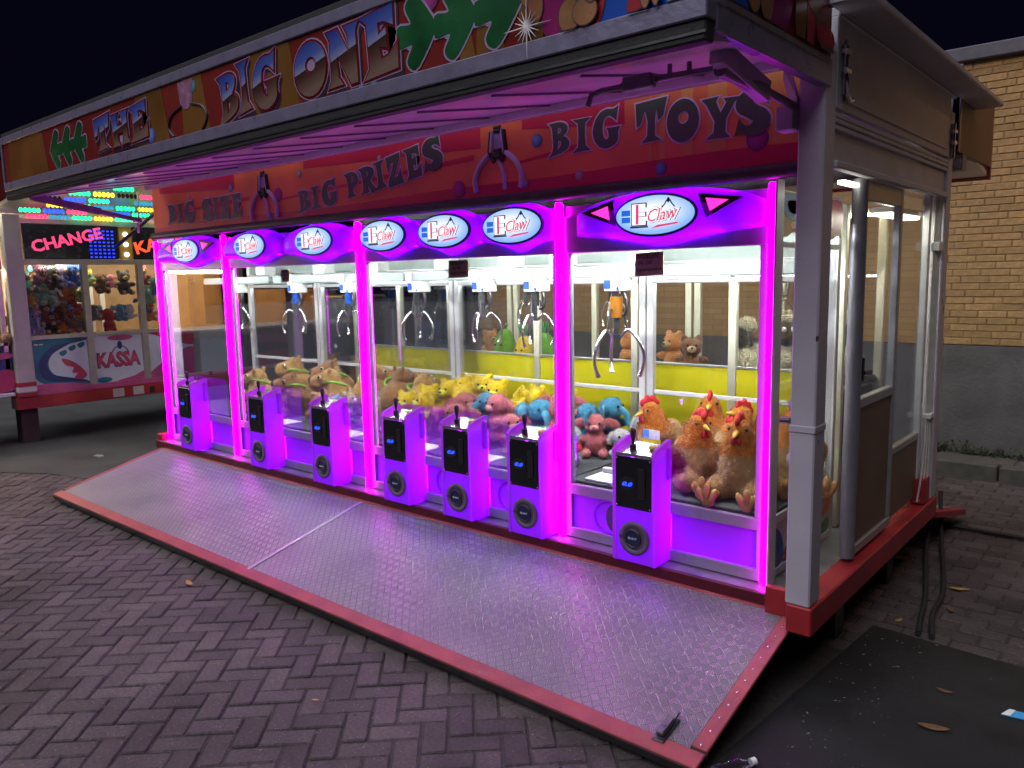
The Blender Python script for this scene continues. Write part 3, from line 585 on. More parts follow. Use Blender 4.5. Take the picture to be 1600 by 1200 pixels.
ck = mth('FLOORED_MODULO', mth('ADD', mth('FLOOR', u_), mth('FLOOR', v_)), 2); fu = mth('SUBTRACT', mth('FRACT', u_), .5); fv = mth('SUBTRACT', mth('FRACT', v_), .5)
al = mth('ADD', mth('MULTIPLY', ck, fu), mth('MULTIPLY', mth('SUBTRACT', 1, ck), fv)); ac = mth('ADD', mth('MULTIPLY', ck, fv), mth('MULTIPLY', mth('SUBTRACT', 1, ck), fu))
ba = mth('MULTIPLY_ADD', mth('COSINE', mth('MULTIPLY', ac, 2*PI*5.2)), .5, .5)
wi = mth('LESS_THAN', mth('ABSOLUTE', ac), .48); wl = mth('SMOOTH_MIN', mth('MULTIPLY', mth('SUBTRACT', .45, mth('ABSOLUTE', al)), 9), 1, .2); wl = mth('MAXIMUM', wl, 0)
hh = mth('MULTIPLY', mth('MULTIPLY', ba, wi), wl)
bp = node(nt, 'ShaderNodeBump'); bp.inputs['Strength'].default_value = 1; bp.inputs['Distance'].default_value = .0035; Lk.new(hh, bp.inputs['Height']); Lk.new(bp.outputs[0], p.inputs['Normal'])
src = p.inputs['Base Color'].links[0].from_socket; mx = node(nt, 'ShaderNodeMix', data_type='RGBA'); Lk.new(hh, mx.inputs[0]); mx.inputs[6].default_value = (.21, .205, .215, 1); Lk.new(src, mx.inputs[7]); Lk.new(mx.outputs[2], p.inputs['Base Color'])
RO = Vector((0, ry0, rz0)); RM = Matrix((X, RV, RN)).transposed().to_4x4(); RM.translation = RO
def onramp(mb): mb.v = [tuple(RM @ Vector(v)) for v in mb.v]; return mb
rp = onramp(MB().box(-5.6, .2, 0, rl, -.035, -.004, .003)).build('ramp', DARK, T)
for x0, x1 in ((-5.56, -2.745), (-2.715, .137)):
    o = MB().box(x0, x1, .072, rl-.012, -.004, .003).build('tread_plate', TR, rp); o.matrix_parent_inverse = Matrix.Identity(4); o.matrix_local = RM
onramp(MB().box(-5.6, .2, -.006, .07, -.036, .007, .003)).build('ramp_edge', REDR, rp)
onramp(MB().box(.139, .2, .084, rl, -.036, .007, .003)).build('ramp_edge', REDR, rp)
onramp(MB().box(-5.6, -5.562, .084, rl, -.036, .007, .003)).build('ramp_edge', REDR, rp)
onramp(MB().box(-5.56, .137, rl-.011, rl+.01, -.036, .007, .003)).build('ramp_edge', REDR, rp)
onramp(MB().box(-5.6, .2, -.010, -.0065, -.036, -.002)).build('ramp_lip', STEELD, rp)
onramp(MB().box(-2.743, -2.717, .05, rl-.012, -.004, .008, .002)).build('seam_strip', ALUD, rp)
for i in range(12): onramp(MB().ell((.168, .1+i*.075, .008), (.006, .006, .003), None, 8, 4)).build('rivet', STEEL, rp)
b = MB(); b.box(.0, .05, .04, .17, .004, .014, .002); b.box(.008, .042, .06, .15, .015, .035, .004); b.cyl((.025, .1, .035), (.025, .1, .038), .008, 10); b.box(.032, .04, .13, .19, .02, .028); onramp(b).build('ramp_latch', STEELD, rp)
# rear side: canopy, ramp
MB().add([(-5.4, 1.8, 2.56), (.285, 1.8, 2.56), (.285, 2.82, 2.36), (-5.4, 2.82, 2.36), (-5.4, 1.8, 2.59), (.285, 1.8, 2.59), (.285, 2.82, 2.39), (-5.4, 2.82, 2.39)], [(0, 1, 2, 3), (4, 7, 6, 5), (0, 4, 5, 1), (1, 5, 6, 2), (2, 6, 7, 3), (3, 7, 4, 0)]).build('canopy', SOF, T)
MB().box(.262, .302, 1.86, 2.84, 2.42, 2.86, .003).build('side_fascia', mat('brown panel', (.13, .07, .045), .5, 0, .2, 6), T)
MB().box(-5.4, .302, 2.842, 2.88, 2.34, 2.86, .003).build('rear_fascia', FB, T)
MB().box(.25, .306, 1.86, 1.90, 2.42, 2.9, .003).build('side_frame', FAL, T)
MB().box(-5.4, .302, 2.0, 2.10, 2.33, 2.42, .003).build('rear_rail', AR, T)
rr = MB().add([(-5.6, 1.84, .285), (.30, 1.84, .285), (.30, 2.72, .09), (-5.6, 2.72, .09), (-5.6, 1.84, .25), (.30, 1.84, .25), (.3, 2.72, .05), (-5.6, 2.72, .05)], [(0, 1, 2, 3), (4, 7, 6, 5), (0, 4, 5, 1), (1, 5, 6, 2), (2, 6, 7, 3), (3, 7, 4, 0)]).build('rear_ramp', REDP, T)
MB().add([(-5.5, 1.88, .281), (.23, 1.88, .281), (.23, 2.64, .112), (-5.5, 2.64, .112)], [(0, 1, 2, 3)]).build('tread_plate', ALUD, rr)
# side door, fixed side window and cables
DW = mat('brown laminate', (.17, .105, .065), .45, 0, .22, 4)
dr = MB().box(.215, .262, .36, .97, .425, .47, .004).build('side_door', ALUD, T)
MB().cyl((.24, .345, .425), (.24, .345, 2.15), .034, 14).build('door_stile', mat('door aluminium', (.26, .26, .29), .4, .4, .1), dr)
MB().box(.222, .258, .93, .975, .472, 2.15, .004).build('door_stile', ALUD, dr)
MB().box(.222, .258, .38, .928, 2.06, 2.15, .004).build('door_rail', ALUD, dr)
MB().box(.222, .258, .38, .928, 1.12, 1.165, .004).build('door_rail', ALUD, dr)
MB().box(.232, .248, .38, .928, .472, 1.118).build('door_panel', DW, dr)
MB().box(.238, .242, .38, .928, 1.167, 2.058).build('door_glass', GLASS, dr)
b = MB(); b.box(.260, .275, .372, .392, 1.25, 1.36, .003); b.cyl((.275, .382, 1.29), (.275, .48, 1.285), .010, 8); b.build('door_handle', BLACK, dr)
sw = MB().box(.225, .255, .99, 1.5, .79, .83, .004).build('side_window', ALUD, T)
MB().box(.238, .242, 1.0, 1.5, .832, 2.15).build('window_glass', GLASS, sw); MB().box(.23, .25, 1.0, 1.5, .45, .788).build('lower_panel', DW, sw)
MB().box(.222, .258, 1.505, 1.545, .42, 2.17, .004).build('window_post', ALU, sw)
b = MB()
for k in range(6):
    x = .27+.006*(k % 3); y = 1.57+.014*k; b.tube(crom([(x, y, 2.15), (x, y, 1.5), (x+.004, y, .95), (x+.01, y-.03+.012*k, .75), (x+.01, y-.08+.03*k, .56), (x, y-.1+.02*k, .43)], 5), .006, 6)
b.build('cable_bundle', mat('white cable', (.6, .58, .55), .5), T)
MB().box(.255, .30, 1.56, 1.65, .90, .93, .003).build('cable_clip', WHITE, T); MB().box(.255, .30, 1.56, 1.65, 1.85, 1.9, .003).build('cable_clip', WHITE, T)
MB().box(.22, .30, 1.50, 1.62, .41, .56, .006).build('red_step', REDP, T)
lt_ = MB().box(.08, .20, 1.02, 1.62, 2.045, 2.075, .004).build('lamp_housing', WHITE, T); MB().box(.10, .18, 1.04, 1.60, 2.03, 2.0445).build('fluorescent_tube', emat('fluorescent', (1, 1, .82), 14), lt_)
MB().box(.215, .245, .12, .80, 2.112, 2.128).build('fluorescent_tube', emat('added valance light', (1, 1, .85), 4), lt_)  # unseen extra tube, added behind the lintel to brighten the side valance
eb = thing('electrical_cabinet', 'grey electrical cabinet with yellow warning triangle inside the side door', 'cabinet', (-.1, 1.05, .35))
MB().box(-.12, .08, .0, .3, 0, .32, .005).build('cabinet_body', ALUD, eb)
MB().prism([(0, 0), (.075, 0), (.0375, .065)], (.083, .04, .17), Y, Z, X, .002).build('warning_triangle', mat('warning yellow', (.8, .6, .01), .5), eb)
MB().prism([(0, 0), (.012, 0), (.012, .03), (0, .03)], (.0855, .072, .185), Y, Z, X, .001).build('warning_mark', BLACK, eb)
b = MB()
for k in range(5): b.box(.081, .084, .05, .2, .03+k*.022, .04+k*.022)
b.build('vent_slots', STEELD, eb)

# ================================================================== CLAW MACHINES
CLAWBODY = {'gold': mat('gold claw housing', (.55, .22, .03), .3, .6), 'blue': mat('blue claw housing', (.01, .08, .45), .35, .2), 'black': BLACK}
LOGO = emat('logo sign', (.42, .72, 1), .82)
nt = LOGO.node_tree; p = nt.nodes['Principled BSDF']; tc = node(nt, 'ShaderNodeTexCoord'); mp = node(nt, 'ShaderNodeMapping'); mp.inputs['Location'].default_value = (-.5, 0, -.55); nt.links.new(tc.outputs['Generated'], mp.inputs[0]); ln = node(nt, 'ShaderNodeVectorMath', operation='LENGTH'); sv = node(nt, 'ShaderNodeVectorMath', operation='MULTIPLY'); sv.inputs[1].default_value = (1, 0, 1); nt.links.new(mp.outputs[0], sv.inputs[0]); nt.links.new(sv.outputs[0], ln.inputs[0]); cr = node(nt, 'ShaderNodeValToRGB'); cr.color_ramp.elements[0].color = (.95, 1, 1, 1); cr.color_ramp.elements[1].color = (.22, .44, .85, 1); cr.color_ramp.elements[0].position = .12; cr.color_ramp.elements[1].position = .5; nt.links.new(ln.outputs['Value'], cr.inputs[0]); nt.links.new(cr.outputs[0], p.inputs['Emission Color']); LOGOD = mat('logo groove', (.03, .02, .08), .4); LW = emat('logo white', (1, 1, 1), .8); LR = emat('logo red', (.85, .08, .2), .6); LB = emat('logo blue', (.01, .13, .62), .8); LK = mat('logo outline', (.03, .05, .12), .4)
# logo face: glow of a middle lamp painted into the emission colour, bluer outwards
SCREEN = mat('smoked screen', (.012, .012, .016), .12, 0, 0); BLU = emat('blue display', (.01, .06, 1), 1.6)
def header(parent, xc, wd, eye=False, xd=None):
    xd = xc if xd is None else xd; a = wd/2; nx, nz = 28, 14; b = MB(); vs = []
    top = lambda x: .048+.100*max(0, 1-((x-xd)/(a*1.05))**2)**.75
    bot = lambda x: -.060-.056*math.exp(-((x-xd)/(a*.42))**2)
    for i in range(nx+1):
        x = xc-a+wd*i/nx; e = 1-abs(2*i/nx-1)**8
        t_, b_ = top(x), bot(x); mid = (t_+b_)/2; hw = (t_-b_)/2*(.80+.2*e)
        for k in range(nz+1):
            v = -1+2*k/nz; d = (max(0, 1-v**4)**.5)*(max(0, 1-abs(2*i/nx-1)**6)**.5); vs.append((x, -.022-.075*d, 2.0+mid+hw*v))
    b.add(vs, [(i*(nz+1)+k, (i+1)*(nz+1)+k, (i+1)*(nz+1)+k+1, i*(nz+1)+k+1) for i in range(nx) for k in range(nz)], True)
    h = b.build('header_shell', SHELL, parent)
    q = MB(); q.box(xc+a*.78, xc+a*.93, -.05, -.035, 1.95, 2.04); q.box(xc-a*.9, xc-a*.8, -.05, -.035, 1.96, 2.03); q.build('led_bar', MAGH, h)
    q = MB(); q.box(xc-a*.7, xc+a*.72, -.045, -.035, 2.085, 2.095); q.box(xc-a*.6, xc+a*.6, -.045, -.035, 1.957, 1.967); q.build('led_bar', VIOH, h)
    dw = .20 if wd < 1 else .205; dh = .088
    MB().prism(ring(xd, 2.025, dw+.012, dh+.012, 36), (0, -.090, 0), X, Z, -Y, .014).build('logo_rim', LOGOD, parent)
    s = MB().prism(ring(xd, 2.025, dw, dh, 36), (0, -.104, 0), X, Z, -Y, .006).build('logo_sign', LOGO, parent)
    O = Vector((xd, -.1105, 2.025)); k = dw/.2
    text(s, 'logo_letter', 'E', O+X*(-.115*k)-Z*.048-Y*.0012, X, Z, -Y, .082*k, .106, LK, .035)
    text(s, 'logo_letter', 'E', O+X*(-.109*k)-Z*.043-Y*.0044, X, Z, -Y, .070*k, .096, LW, .022)
    MB().box(-.088*k, -.074*k, 0, .001, -.04, .05).build('logo_stripe', LR, s).location = O-Y*.009
    MB().box(-.122*k, -.028*k, 0, .001, -.056, -.049).build('logo_stripe', LK, s).location = O-Y*.003
    text(s, 'logo_letter', 'Claw', O+X*(-.030*k)-Z*.040-Y*.0012, X, Z, -Y, .172*k, .072, LK, .035, .35, rot=5)
    text(s, 'logo_letter', 'Claw', O+X*(-.028*k)-Z*.038-Y*.0044, X, Z, -Y, .166*k, .068, LW, .025, .35, rot=5)
    text(s, 'logo_letter', 'Claw', O+X*(-.023*k)-Z*.033-Y*.0078, X, Z, -Y, .152*k, .056, LR, -.004, .35, rot=5)
    MB().prism([(-.012*k, -.062), (.02*k, -.047), (.125*k, -.038), (.12*k, -.046), (.03*k, -.056)], O, X, Z, -Y, .003).build('logo_swoosh', LR, s)
    for zz in (.002, -.03): MB().box(-.168*k, -.122*k, 0, .002, zz, zz+.026).build('logo_badge', LB, s).location = O-Y*.003
    bq = MB()
    for sx_ in (-1, 1): bq.tube([O-Y*.003+X*((.075+p_.x*sx_)*k)+Z*p_.y for p_ in crom([(.008, .062), (.018, .045), (.032, .03)], 3)], .003, 5)
    bq.ell(O-Y*.003+X*.075*k+Z*.062, (.008, .002, .012), None, 8, 5); bq.build('logo_claw', LK, s)
    if eye:
        for sx_, pts in ((-1, [(-.235, .08), (-.215, -.045), (-.42, .03)]), (1, [(.215, .075), (.255, -.035), (.42, .045)])):
            if wd < 1.0: pts = [(p_[0]*.95, p_[1]) for p_ in pts]
            yy = -.094; c0 = Vector((sum(p_[0] for p_ in pts)/3, sum(p_[1] for p_ in pts)/3))
            MB().prism([(xd+a_, 2.03+c_) for a_, c_ in pts], (0, -.070, 0), X, Z, -Y, .026).build('eye_frame', BLACK, parent)
            MB().prism([(xd+c0.x+(a_-c0.x)*.52, 2.03+c0.y+(c_-c0.y)*.52) for a_, c_ in pts], (0, -.097, 0), X, Z, -Y, .004).build('eye_light', emat('pink eye', (1, .03, .45), 1.3), parent)
def control_box(parent, x0, wd=.24):
    x1 = x0+wd; yb, yf_ = -.004, -.155; z0, z1 = P0+.004, .90; L_ = []
    b = MB()
    for xa, xb in ((x0, x0+.018), (x1-.018, x1)):     # raised side cheeks
        prof = [(yb, z0), (yf_, z0), (yf_, .885), (yf_-.006, .905), (yf_+.02, .925), (-.03, .955), (yb, .955)]
        b.prism(prof, (xa, 0, 0), Y, Z, X, xb-xa)
    c = b.build('control_box', BOXM, parent)
    MB().box(x0+.0185, x1-.0185, yf_+.004, yf_+.008, z0, .62).build('front_panel', BOXM, c)
    MB().box(x1-.03, x1+.012, -.05, -.006, .76, .93, .012).build('grip', BOXM, c); MB().box(x0-.012, x0+.006, -.06, -.006, .80, .93, .012).build('grip', BOXM, c)
    MB().add([(x0+.0185, yf_, .895), (x1-.0185, yf_, .895), (x1-.0185, yb, .925), (x0+.0185, yb, .925), (x0+.0185, yf_, .88), (x1-.0185, yf_, .88), (x1-.0185, yb, .91), (x0+.0185, yb, .91)], [(0, 1, 2, 3), (4, 7, 6, 5), (0, 4, 5, 1), (1, 5, 6, 2), (2, 6, 7, 3), (3, 7, 4, 0)]).build('top_plate', STEEL, c)
    j = MB(); xj = x0+.085; j.cyl((xj, -.10, .905), (xj, -.10, .93), .017, 12); j.cyl((xj, -.1, .93), (xj, -.1, .955), .007, 8); j.lathe([(.008, 0), (.013, .02), (.015, .05), (.011, .062), (0, .065)], (xj, -.1, .95), 12); j.build('joystick', BLACK, c)
    MB().lathe([(.022, 0), (.022, .012), (.016, .018), (0, .019)], (x1-.06, -.07, .912), 14).build('push_button', mat('button', (.5, .42, .12), .3), c)
    MB().box(x0+.019, x1-.019, yf_-.002, yf_+.003, .622, .879, .002).build('screen', SCREEN, c)
    MB().prism(ring(x0+.088, .745, .045, .033, 20), (0, yf_-.0025, 0), X, Z, -Y, .003).build('display_bezel', BLACK, c)
    text(c, 'display_digits', '0.0', (x0+.062, yf_-.006, .733), X, Z, -Y, .056, .022, BLU, .03, .3)
    MB().box(x1-.09, x1-.052, yf_-.008, yf_-.003, .68, .83, .003).build('coin_slot', BLACK, c)
    for sx_ in (x0+.027, x1-.027):
        for sz in (.632, .868): MB().ell((sx_, yf_-.003, sz), (.004, .002, .004), None, 8, 4).build('screw', STEEL, c)
    xc = (x0+x1)/2+.006; zc = .475
    b = MB(); b.lathe([(.085, 0), (.085, -.006), (.062, -.008), (.06, .0)], (xc, yf_-.001, zc), 26, 'y'); b.build('speaker_ring', mat('dark lilac ring', (.16, .11, .2), .4), c)
    MB().lathe([(.060, -.002), (.03, -.003), (0, -.003)], (xc, yf_-.001, zc), 26, 'y').build('speaker_plate', mat('ring plate', (.10, .07, .13), .35), c)
    b = MB(); b.tube([(xc-.006+.043*math.cos(q*PI/10), yf_-.007, zc+.043*math.sin(q*PI/10)) for q in range(20)], .0045, 6, True); b.box(xc-.08, xc-.045, yf_-.009, yf_-.004, zc-.007, zc+.007); b.build('door_ring', STEELD, c)
    MB().lathe([(.040, -.004), (.02, -.006), (0, -.006)], (xc-.006, yf_-.001, zc), 22, 'y').build('door_badge', mat('navy badge', (.012, .02, .10), .35), c)
    text(c, 'badge_letters', 'ELAUT', (xc-.03, yf_-.0075, zc-.005), X, Z, -Y, .048, .010, WHITE, .01)
    q = MB(); q.box(x1-.045, x1-.03, -.03, -.02, .38, .86); q.build('led_bar', MAGB, c)
    q = MB(); q.box(x0+.05, x1-.08, -.03, -.02, .40, .41); q.box(x0+.03, x0+.04, -.03, -.02, .4, .85); q.build('led_bar', PURB, c)
def claw(parent, x, y, kind, drop=0, s=1, rot=0):
    z0 = 1.665-drop; b = MB(); b.cyl((x, y, 1.70), (x, y, z0), .008, 8); b.cyl((x, y, z0), (x, y, z0-.02), .022, 12); b.build
    c = MB().cyl((x, y, z0), (x, y, z0-.085*s), .026*s, 14).build('claw', CLAWBODY[kind], parent)
    b.cyl((x, y, z0-.085*s), (x, y, z0-.155*s), .014*s, 12); b.cyl((x, y, z0-.155*s), (x, y, z0-.175*s), .02*s, 12)
    for k in range(3):
        q = rot+2*PI*k/3; e = Vector((math.cos(q), math.sin(q), 0)); b.cyl(Vector((x, y, z0-.05*s))+e*.03*s, Vector((x, y, z0-.13*s))+e*.045*s, .005*s, 6)
    b.build('claw_core', STEELD, c)
    for k in range(3):
        q = rot+2*PI*k/3; e = Vector((math.cos(q), math.sin(q), 0)); o = Vector((x, y, z0))
        pts = [(.018, -.168), (.05, -.135), (.085, -.165), (.112, -.215), (.118, -.27), (.098, -.325)]
        pr = crom([tuple(o+e*(a*s)+Z*(c_*s)) for a, c_ in pts], 5); MB().tube(pr, [.0075*s]*(len(pr)-3)+[.008*s, .010*s, .011*s], 7).build('prong', STEEL, c)
    MB().tube(crom([(x+.02, y+.01, 1.69), (x+.06, y+.01, z0-.02), (x+.055, y+.01, z0-.09), (x+.03, y+.005, z0-.1)], 5), .011, 7).build('coil_cable', STEELD if kind != 'x' else WHITE, c)
def signnote(x, z, w_, h, lines, label):
    n = MB().prism([(0, 0), (w_, .004), (w_-.003, h), (.003, h-.003)], (x, .012, z), X, Z, -Y, .002).build('cardboard_note', mat('brown cardboard', (.75, .58, .26), .85, 0, .12, 30))
    tag(n, label, 'note', 'handwritten notes behind the machine glass')
    k = len(lines)
    for i, (t_, wf, off) in enumerate(lines): text(n, 'handwriting', t_, (x+w_*off, .0098, z+h*(1-(i+1)/(k+.55))), X, Z, -Y, w_*wf, h*.19, mat('marker ink', (.04, .02, .02), .7), .0, .2, .0008, rot=2)
def machine(label, x0, x1, heads, boxes, claws, first=False, chute=()):
    m = thing('claw_machine', label, 'claw machine', (0, 0, 0), 0, 'claw machines in the trailer')
    s = .018; yb = .88
    b = MB()
    b.box(x0+s, x1-s, -.008, .02, P0, .40, .003); b.box(x0+s, x1-s, -.008, .02, .585, .642, .003)          # rails
    b.box(x0+s, x0+.05, -.008, .03, .40, .585, .002); b.box(x1-.05, x1-s, -.008, .03, .40, .585, .002)
    b.box(x0+s, x0+.05, -.008, .03, .642, 1.87, .002); b.box(x1-.06, x1-s, -.008, .03, .642, 1.87, .002)
    b.box(x0+s, x1-s, -.018, .03, 1.87, 2.055, .003); b.box(x0+s, x1-s, .004, .03, 2.0551, 2.109)
    b.build('front_frame', mat('lilac front frame', (.34, .30, .42), .35, .25, .06, 20), m)
    b = MB(); b.box(x0+.005, x0+.05, yb-.04, yb, P0, 2.12, .003); b.box(x1-.05, x1-.005, yb-.04, yb, P0, 2.12, .003)
    b.box(x0+.052, x1-.052, yb-.03, yb-.005, 1.025, 1.05, .003); b.box(x0+.052, x1-.052, yb-.03, yb-.005, .60, .64, .003); b.build('rear_frame', ALU, m)
    MB().box(x0+.05, x1-.06, .004, .008, .643, 1.869).build('front_glass', GLASS, m)
    MB().box(x0+.052, x1-.052, yb-.02, yb-.016, .645, 1.024).build('rear_glass', GLASS, m)
    MB().box(x0+.052, x1-.052, yb-.02, yb-.016, 1.052, 1.69).build('rear_glass', GLASS, m)
    MB().box(x0+.01, x1-.01, .032, yb-.041, .62, .655, .004).build('play_floor', CARPET, m)
    MB().box(x0+.02, x1-.02, .032, yb-.042, 2.09, 2.11).build('ceiling', WHITE, m)
    MB().box(x0+.052, x1-.052, yb-.03, yb-.012, 1.83, 2.088).build('rear_header', mat('mint grey board', (.22, .26, .25), .5, 0, .05), m)
    b = MB()
    for k, (za, zb) in enumerate(((1.795, 1.825), (1.765, 1.79), (1.735, 1.76), (1.70, 1.73))): b.box(x0+.052, x1-.052, yb-.06+.008*(k % 2), yb-.012, za, zb, .004)
    b.build('rear_rail', mat('rail aluminium', (.40, .41, .41), .4, .2, .05), m)
    MB().box(x0+.06, x1-.06, .034, .05, 1.885, 1.90).build('led_tube', LEDW, m)
    MB().box(x0+.06, x1-.06, .12, .14, 2.075, 2.087).build('led_tube', LEDW, m)
    MB().box(x0+.08, x1-.08, .884, .892, 1.705, 1.72).build('led_tube', LEDW, m)  # hidden tube, added behind the rear rail to brighten the yellow panels
    gb = MB().box(x0+.03, x1-.03, .38, .42, 1.742, 1.80, .004).build('gantry_beam', mat('gantry grey', (.26, .30, .29), .45, .2, .05), m)
    for xs_ in ([x0, x1] if first else [x1]): MB().box(xs_-s+.001, xs_+s-.001, -.0085, .028, P0, 2.12).build('strip_channel', ALU, m)
    if first: MB().box(x0-s, x0+s, -.045, -.009, P0+.002, 2.13, .008).build('led_strip', MAG, m)
    MB().box(x1-s, x1+s, -.045, -.009, P0+.002, 2.13, .008).build('led_strip', MAG, m)
    # lit lower panels, set back in the frame between end bars
    segs = [x0+.05]+[e for bx in boxes for e in (bx, bx+.24)]+[x1-.05]
    for i in range(0, len(segs), 2):
        a_, b_ = segs[i], segs[i+1]
        if b_-a_ < .03: continue
        pn = MB().box(a_, b_, .012, .016, .401, .584).build('light_panel', PANEL, m)
        q = MB(); q.box(a_+.004, a_+.012, .05, .07, .405, .58); q.box(b_-.012, b_-.004, .05, .07, .405, .58); q.build('led_bar', MAGB, pn)
        q = MB(); q.box(a_+.02, b_-.02, .055, .065, .408, .414); q.build('led_bar', emat('panel violet bar', (.40, 0, 1), 55), pn)
    for xc in chute:
        MB().tube([(xc+.09*math.cos(q_*PI/16), .004, .492+.088*math.sin(q_*PI/16)) for q_ in range(32)], .008, 6, True).build('chute_ring', BOXM, m)
        MB().prism(ring(xc+.035, .492, .052, .076, 24), (0, .010, 0), X, Z, -Y, .004).build('chute_door', mat('chute door plum', (.10, .05, .12), .4), m)
    MB().box(x0+.02, x1-.02, .075, .085, .36, .60).build('back_board', WHITE, m)
    for hx, hw, hd, ey in heads: header(m, hx, hw, ey, hd)
    for bx in boxes: control_box(m, bx)
    for (cx_, cy_, kind, drop, rot, *sz_) in claws:
        cr_ = MB().box(cx_-.065, cx_+.065, .33, .43, 1.665, 1.738, .006).build('carriage', WHITE, m)
        MB().box(cx_-.060, cx_-.02, .3265, .3295, 1.68, 1.728).build('carriage_badge', mat('badge blue', (.01, .05, .4), .4), cr_); MB().box(cx_+.02, cx_+.035, .3265, .3295, 1.672, 1.69).build('carriage_badge', mat('badge blue'), cr_)
        MB().box(cx_-.13, cx_-.06, .366, .434, 1.736, 1.806, .004).build('rail_trolley', mat('lilac trolley', (.42, .38, .46), .5), cr_)
        MB().box(cx_-.08, cx_+.06, .60, .72, 1.815, 1.89, .006).build('motor_box', WHITE, cr_)
        claw(m, cx_, cy_, kind, drop, sz_[0] if sz_ else 1, rot)
    return m
SX = [-5.62, -4.48, -2.79, -1.14, 0]
m1 = machine('narrow purple claw machine at the far left end of the row with cat-eye sign', SX[0], SX[1], [(-5.04, 1.06, -4.95, True)], [-5.17], [(-4.98, .36, 'gold', 0, .3)], True)
m2 = machine('purple claw machine with two lit logo signs holding the capybara toys', SX[1], SX[2], [(-4.04, .80, -3.98, False), (-3.21, .80, -3.18, False)], [-4.06, -3.25], [(-4.10, .36, 'blue', 0, 0), (-3.42, .36, 'blue', 0, .5)], chute=[-3.36])
m3 = machine('purple claw machine with three lit logo signs holding yellow and pink toys', SX[2], SX[3], [(-2.46, .54, -2.46, False), (-1.925, .54, -1.92, False), (-1.40, .52, -1.40, False)], [-2.48, -1.94, -1.42], [(-2.66, .36, 'black', 0, .2), (-2.05, .36, 'black', 0, .9), (-1.62, .36, 'black', 0, .5)], chute=[-2.06, -1.54])
m4 = machine('purple claw machine with one wide cat-eye sign holding the chicken toys', SX[3], SX[4], [(-.52, 1.02, -.53, True)], [-.73], [(-1.04, .36, 'gold', .03, .25, 1.35)], chute=[-.86])
MB().box(.0185, .028, -.052, .028, P0, 2.14, .002).build('strip_flange', ALU, m4)
# prize chute and white tray in the right machine, tickets
MB().box(-1.05, -.76, .05, .25, .657, .668, .003).build('prize_tray', WHITE, m4); MB().box(-1.03, -.88, .2, .225, .67, .70, .004).build('tray_bar', ALU, m4)
MB().box(-.73, -.49, .26, .264, .66, .9).build('chute_shield', ACRYL, m4)
for xx in (-4.06, -3.25, -2.48, -1.94, -1.42):
    MB().box(xx-.02, xx+.22, .2, .204, .66, .86).build('chute_shield', ACRYL, m2 if xx < -2.8 else m3); MB().box(xx, xx+.2, .035, .19, .657, .664).build('prize_tray', WHITE, m2 if xx < -2.8 else m3)
# outer glass side of the right machine with curved valance and painted foot
MB().box(-.012, -.006, .04, .83, .645, 1.86).build('side_glass', GLASS, m4)
b = MB(); [MB().box(-.03, .002, .04, .835, za, zb, .003).build('side_rail', ALU, m4) for za, zb in ((.60, .642), (P0, .385), (1.86, 1.885))]
MB().box(-.02, -.004, .045, .83, .386, .598).build('side_panel', mat('print pale panel', (.6, .6, .62), .4, 0, .2, 4), m4)
for poly, mm in (([(.05, .39), (.16, .39), (.2, .45), (.15, .55), (.05, .58)], PBLU), ([(.2, .39), (.42, .39), (.5, .43), (.3, .47), (.22, .45)], PRED), ([(.6, .39), (.8, .39), (.8, .46), (.7, .44)], mat('print green', (.1, .35, .1), .4)), ([(.65, .47), (.8, .5), (.8, .57), (.72, .52)], ORA)): MB().prism(sm(poly, 3), (-.003, 0, 0), Y, Z, X, .001).build('printed_swirl', mm, m4)
wav = [(.05, 2.10), (.83, 2.10), (.83, 1.93)]+[(.83-.78*i/24, 1.915+.012*math.sin(i*1.05)) for i in range(25)]
VA = MB().prism(wav, (.002, 0, 0), Y, Z, X, .004).build('side_valance', mat('valance print gold', (.55, .38, .12), .45, 0, .15, 8), m4)
for poly, mm in (([(.06, 2.09), (.3, 2.09), (.34, 2.03), (.24, 1.98), (.12, 1.99), (.06, 2.03)], mat('print steel blue', (.08, .2, .35), .4)), ([(.12, 2.06), (.24, 2.06), (.22, 2.01), (.14, 2.015)], PBLU), ([(.16, 1.965), (.3, 1.97), (.34, 1.94), (.2, 1.935)], PRED), ([(.6, 1.95), (.82, 1.95), (.82, 2.09), (.6, 2.08)], mat('print pink', (.55, .1, .14), .4))): MB().prism(sm(poly, 3), (.0065, 0, 0), Y, Z, X, .001).build('printed_swirl', mm, VA)
# notes
signnote(-.705, 1.745, .16, .115, [('WISSELEN', .78, .05), ('BIJ DE', .5, .12), ('Supertombola', .92, .06)], 'largest brown cardboard note with handwriting, behind the glass of the chicken machine')
signnote(-2.0, 1.755, .165, .105, [('WISSELEN', .7, .08), ('BIJ DE', .45, .2), ('Supertombola', .85, .08)], 'brown cardboard note behind the glass under the middle of three logo signs')
signnote(-3.76, 1.75, .11, .095, [('WISSELEN', .7, .1), ('BIJ DE', .5, .2), ('Supertombola', .8, .1)], 'brown cardboard note behind the glass between the two blue claws')
signnote(-5.17, 1.765, .115, .08, [('WISSELEN', .7, .1), ('BIJ DE', .5, .2), ('Supertombola', .8, .1)], 'small brown cardboard note in the leftmost machine above its gold claw')

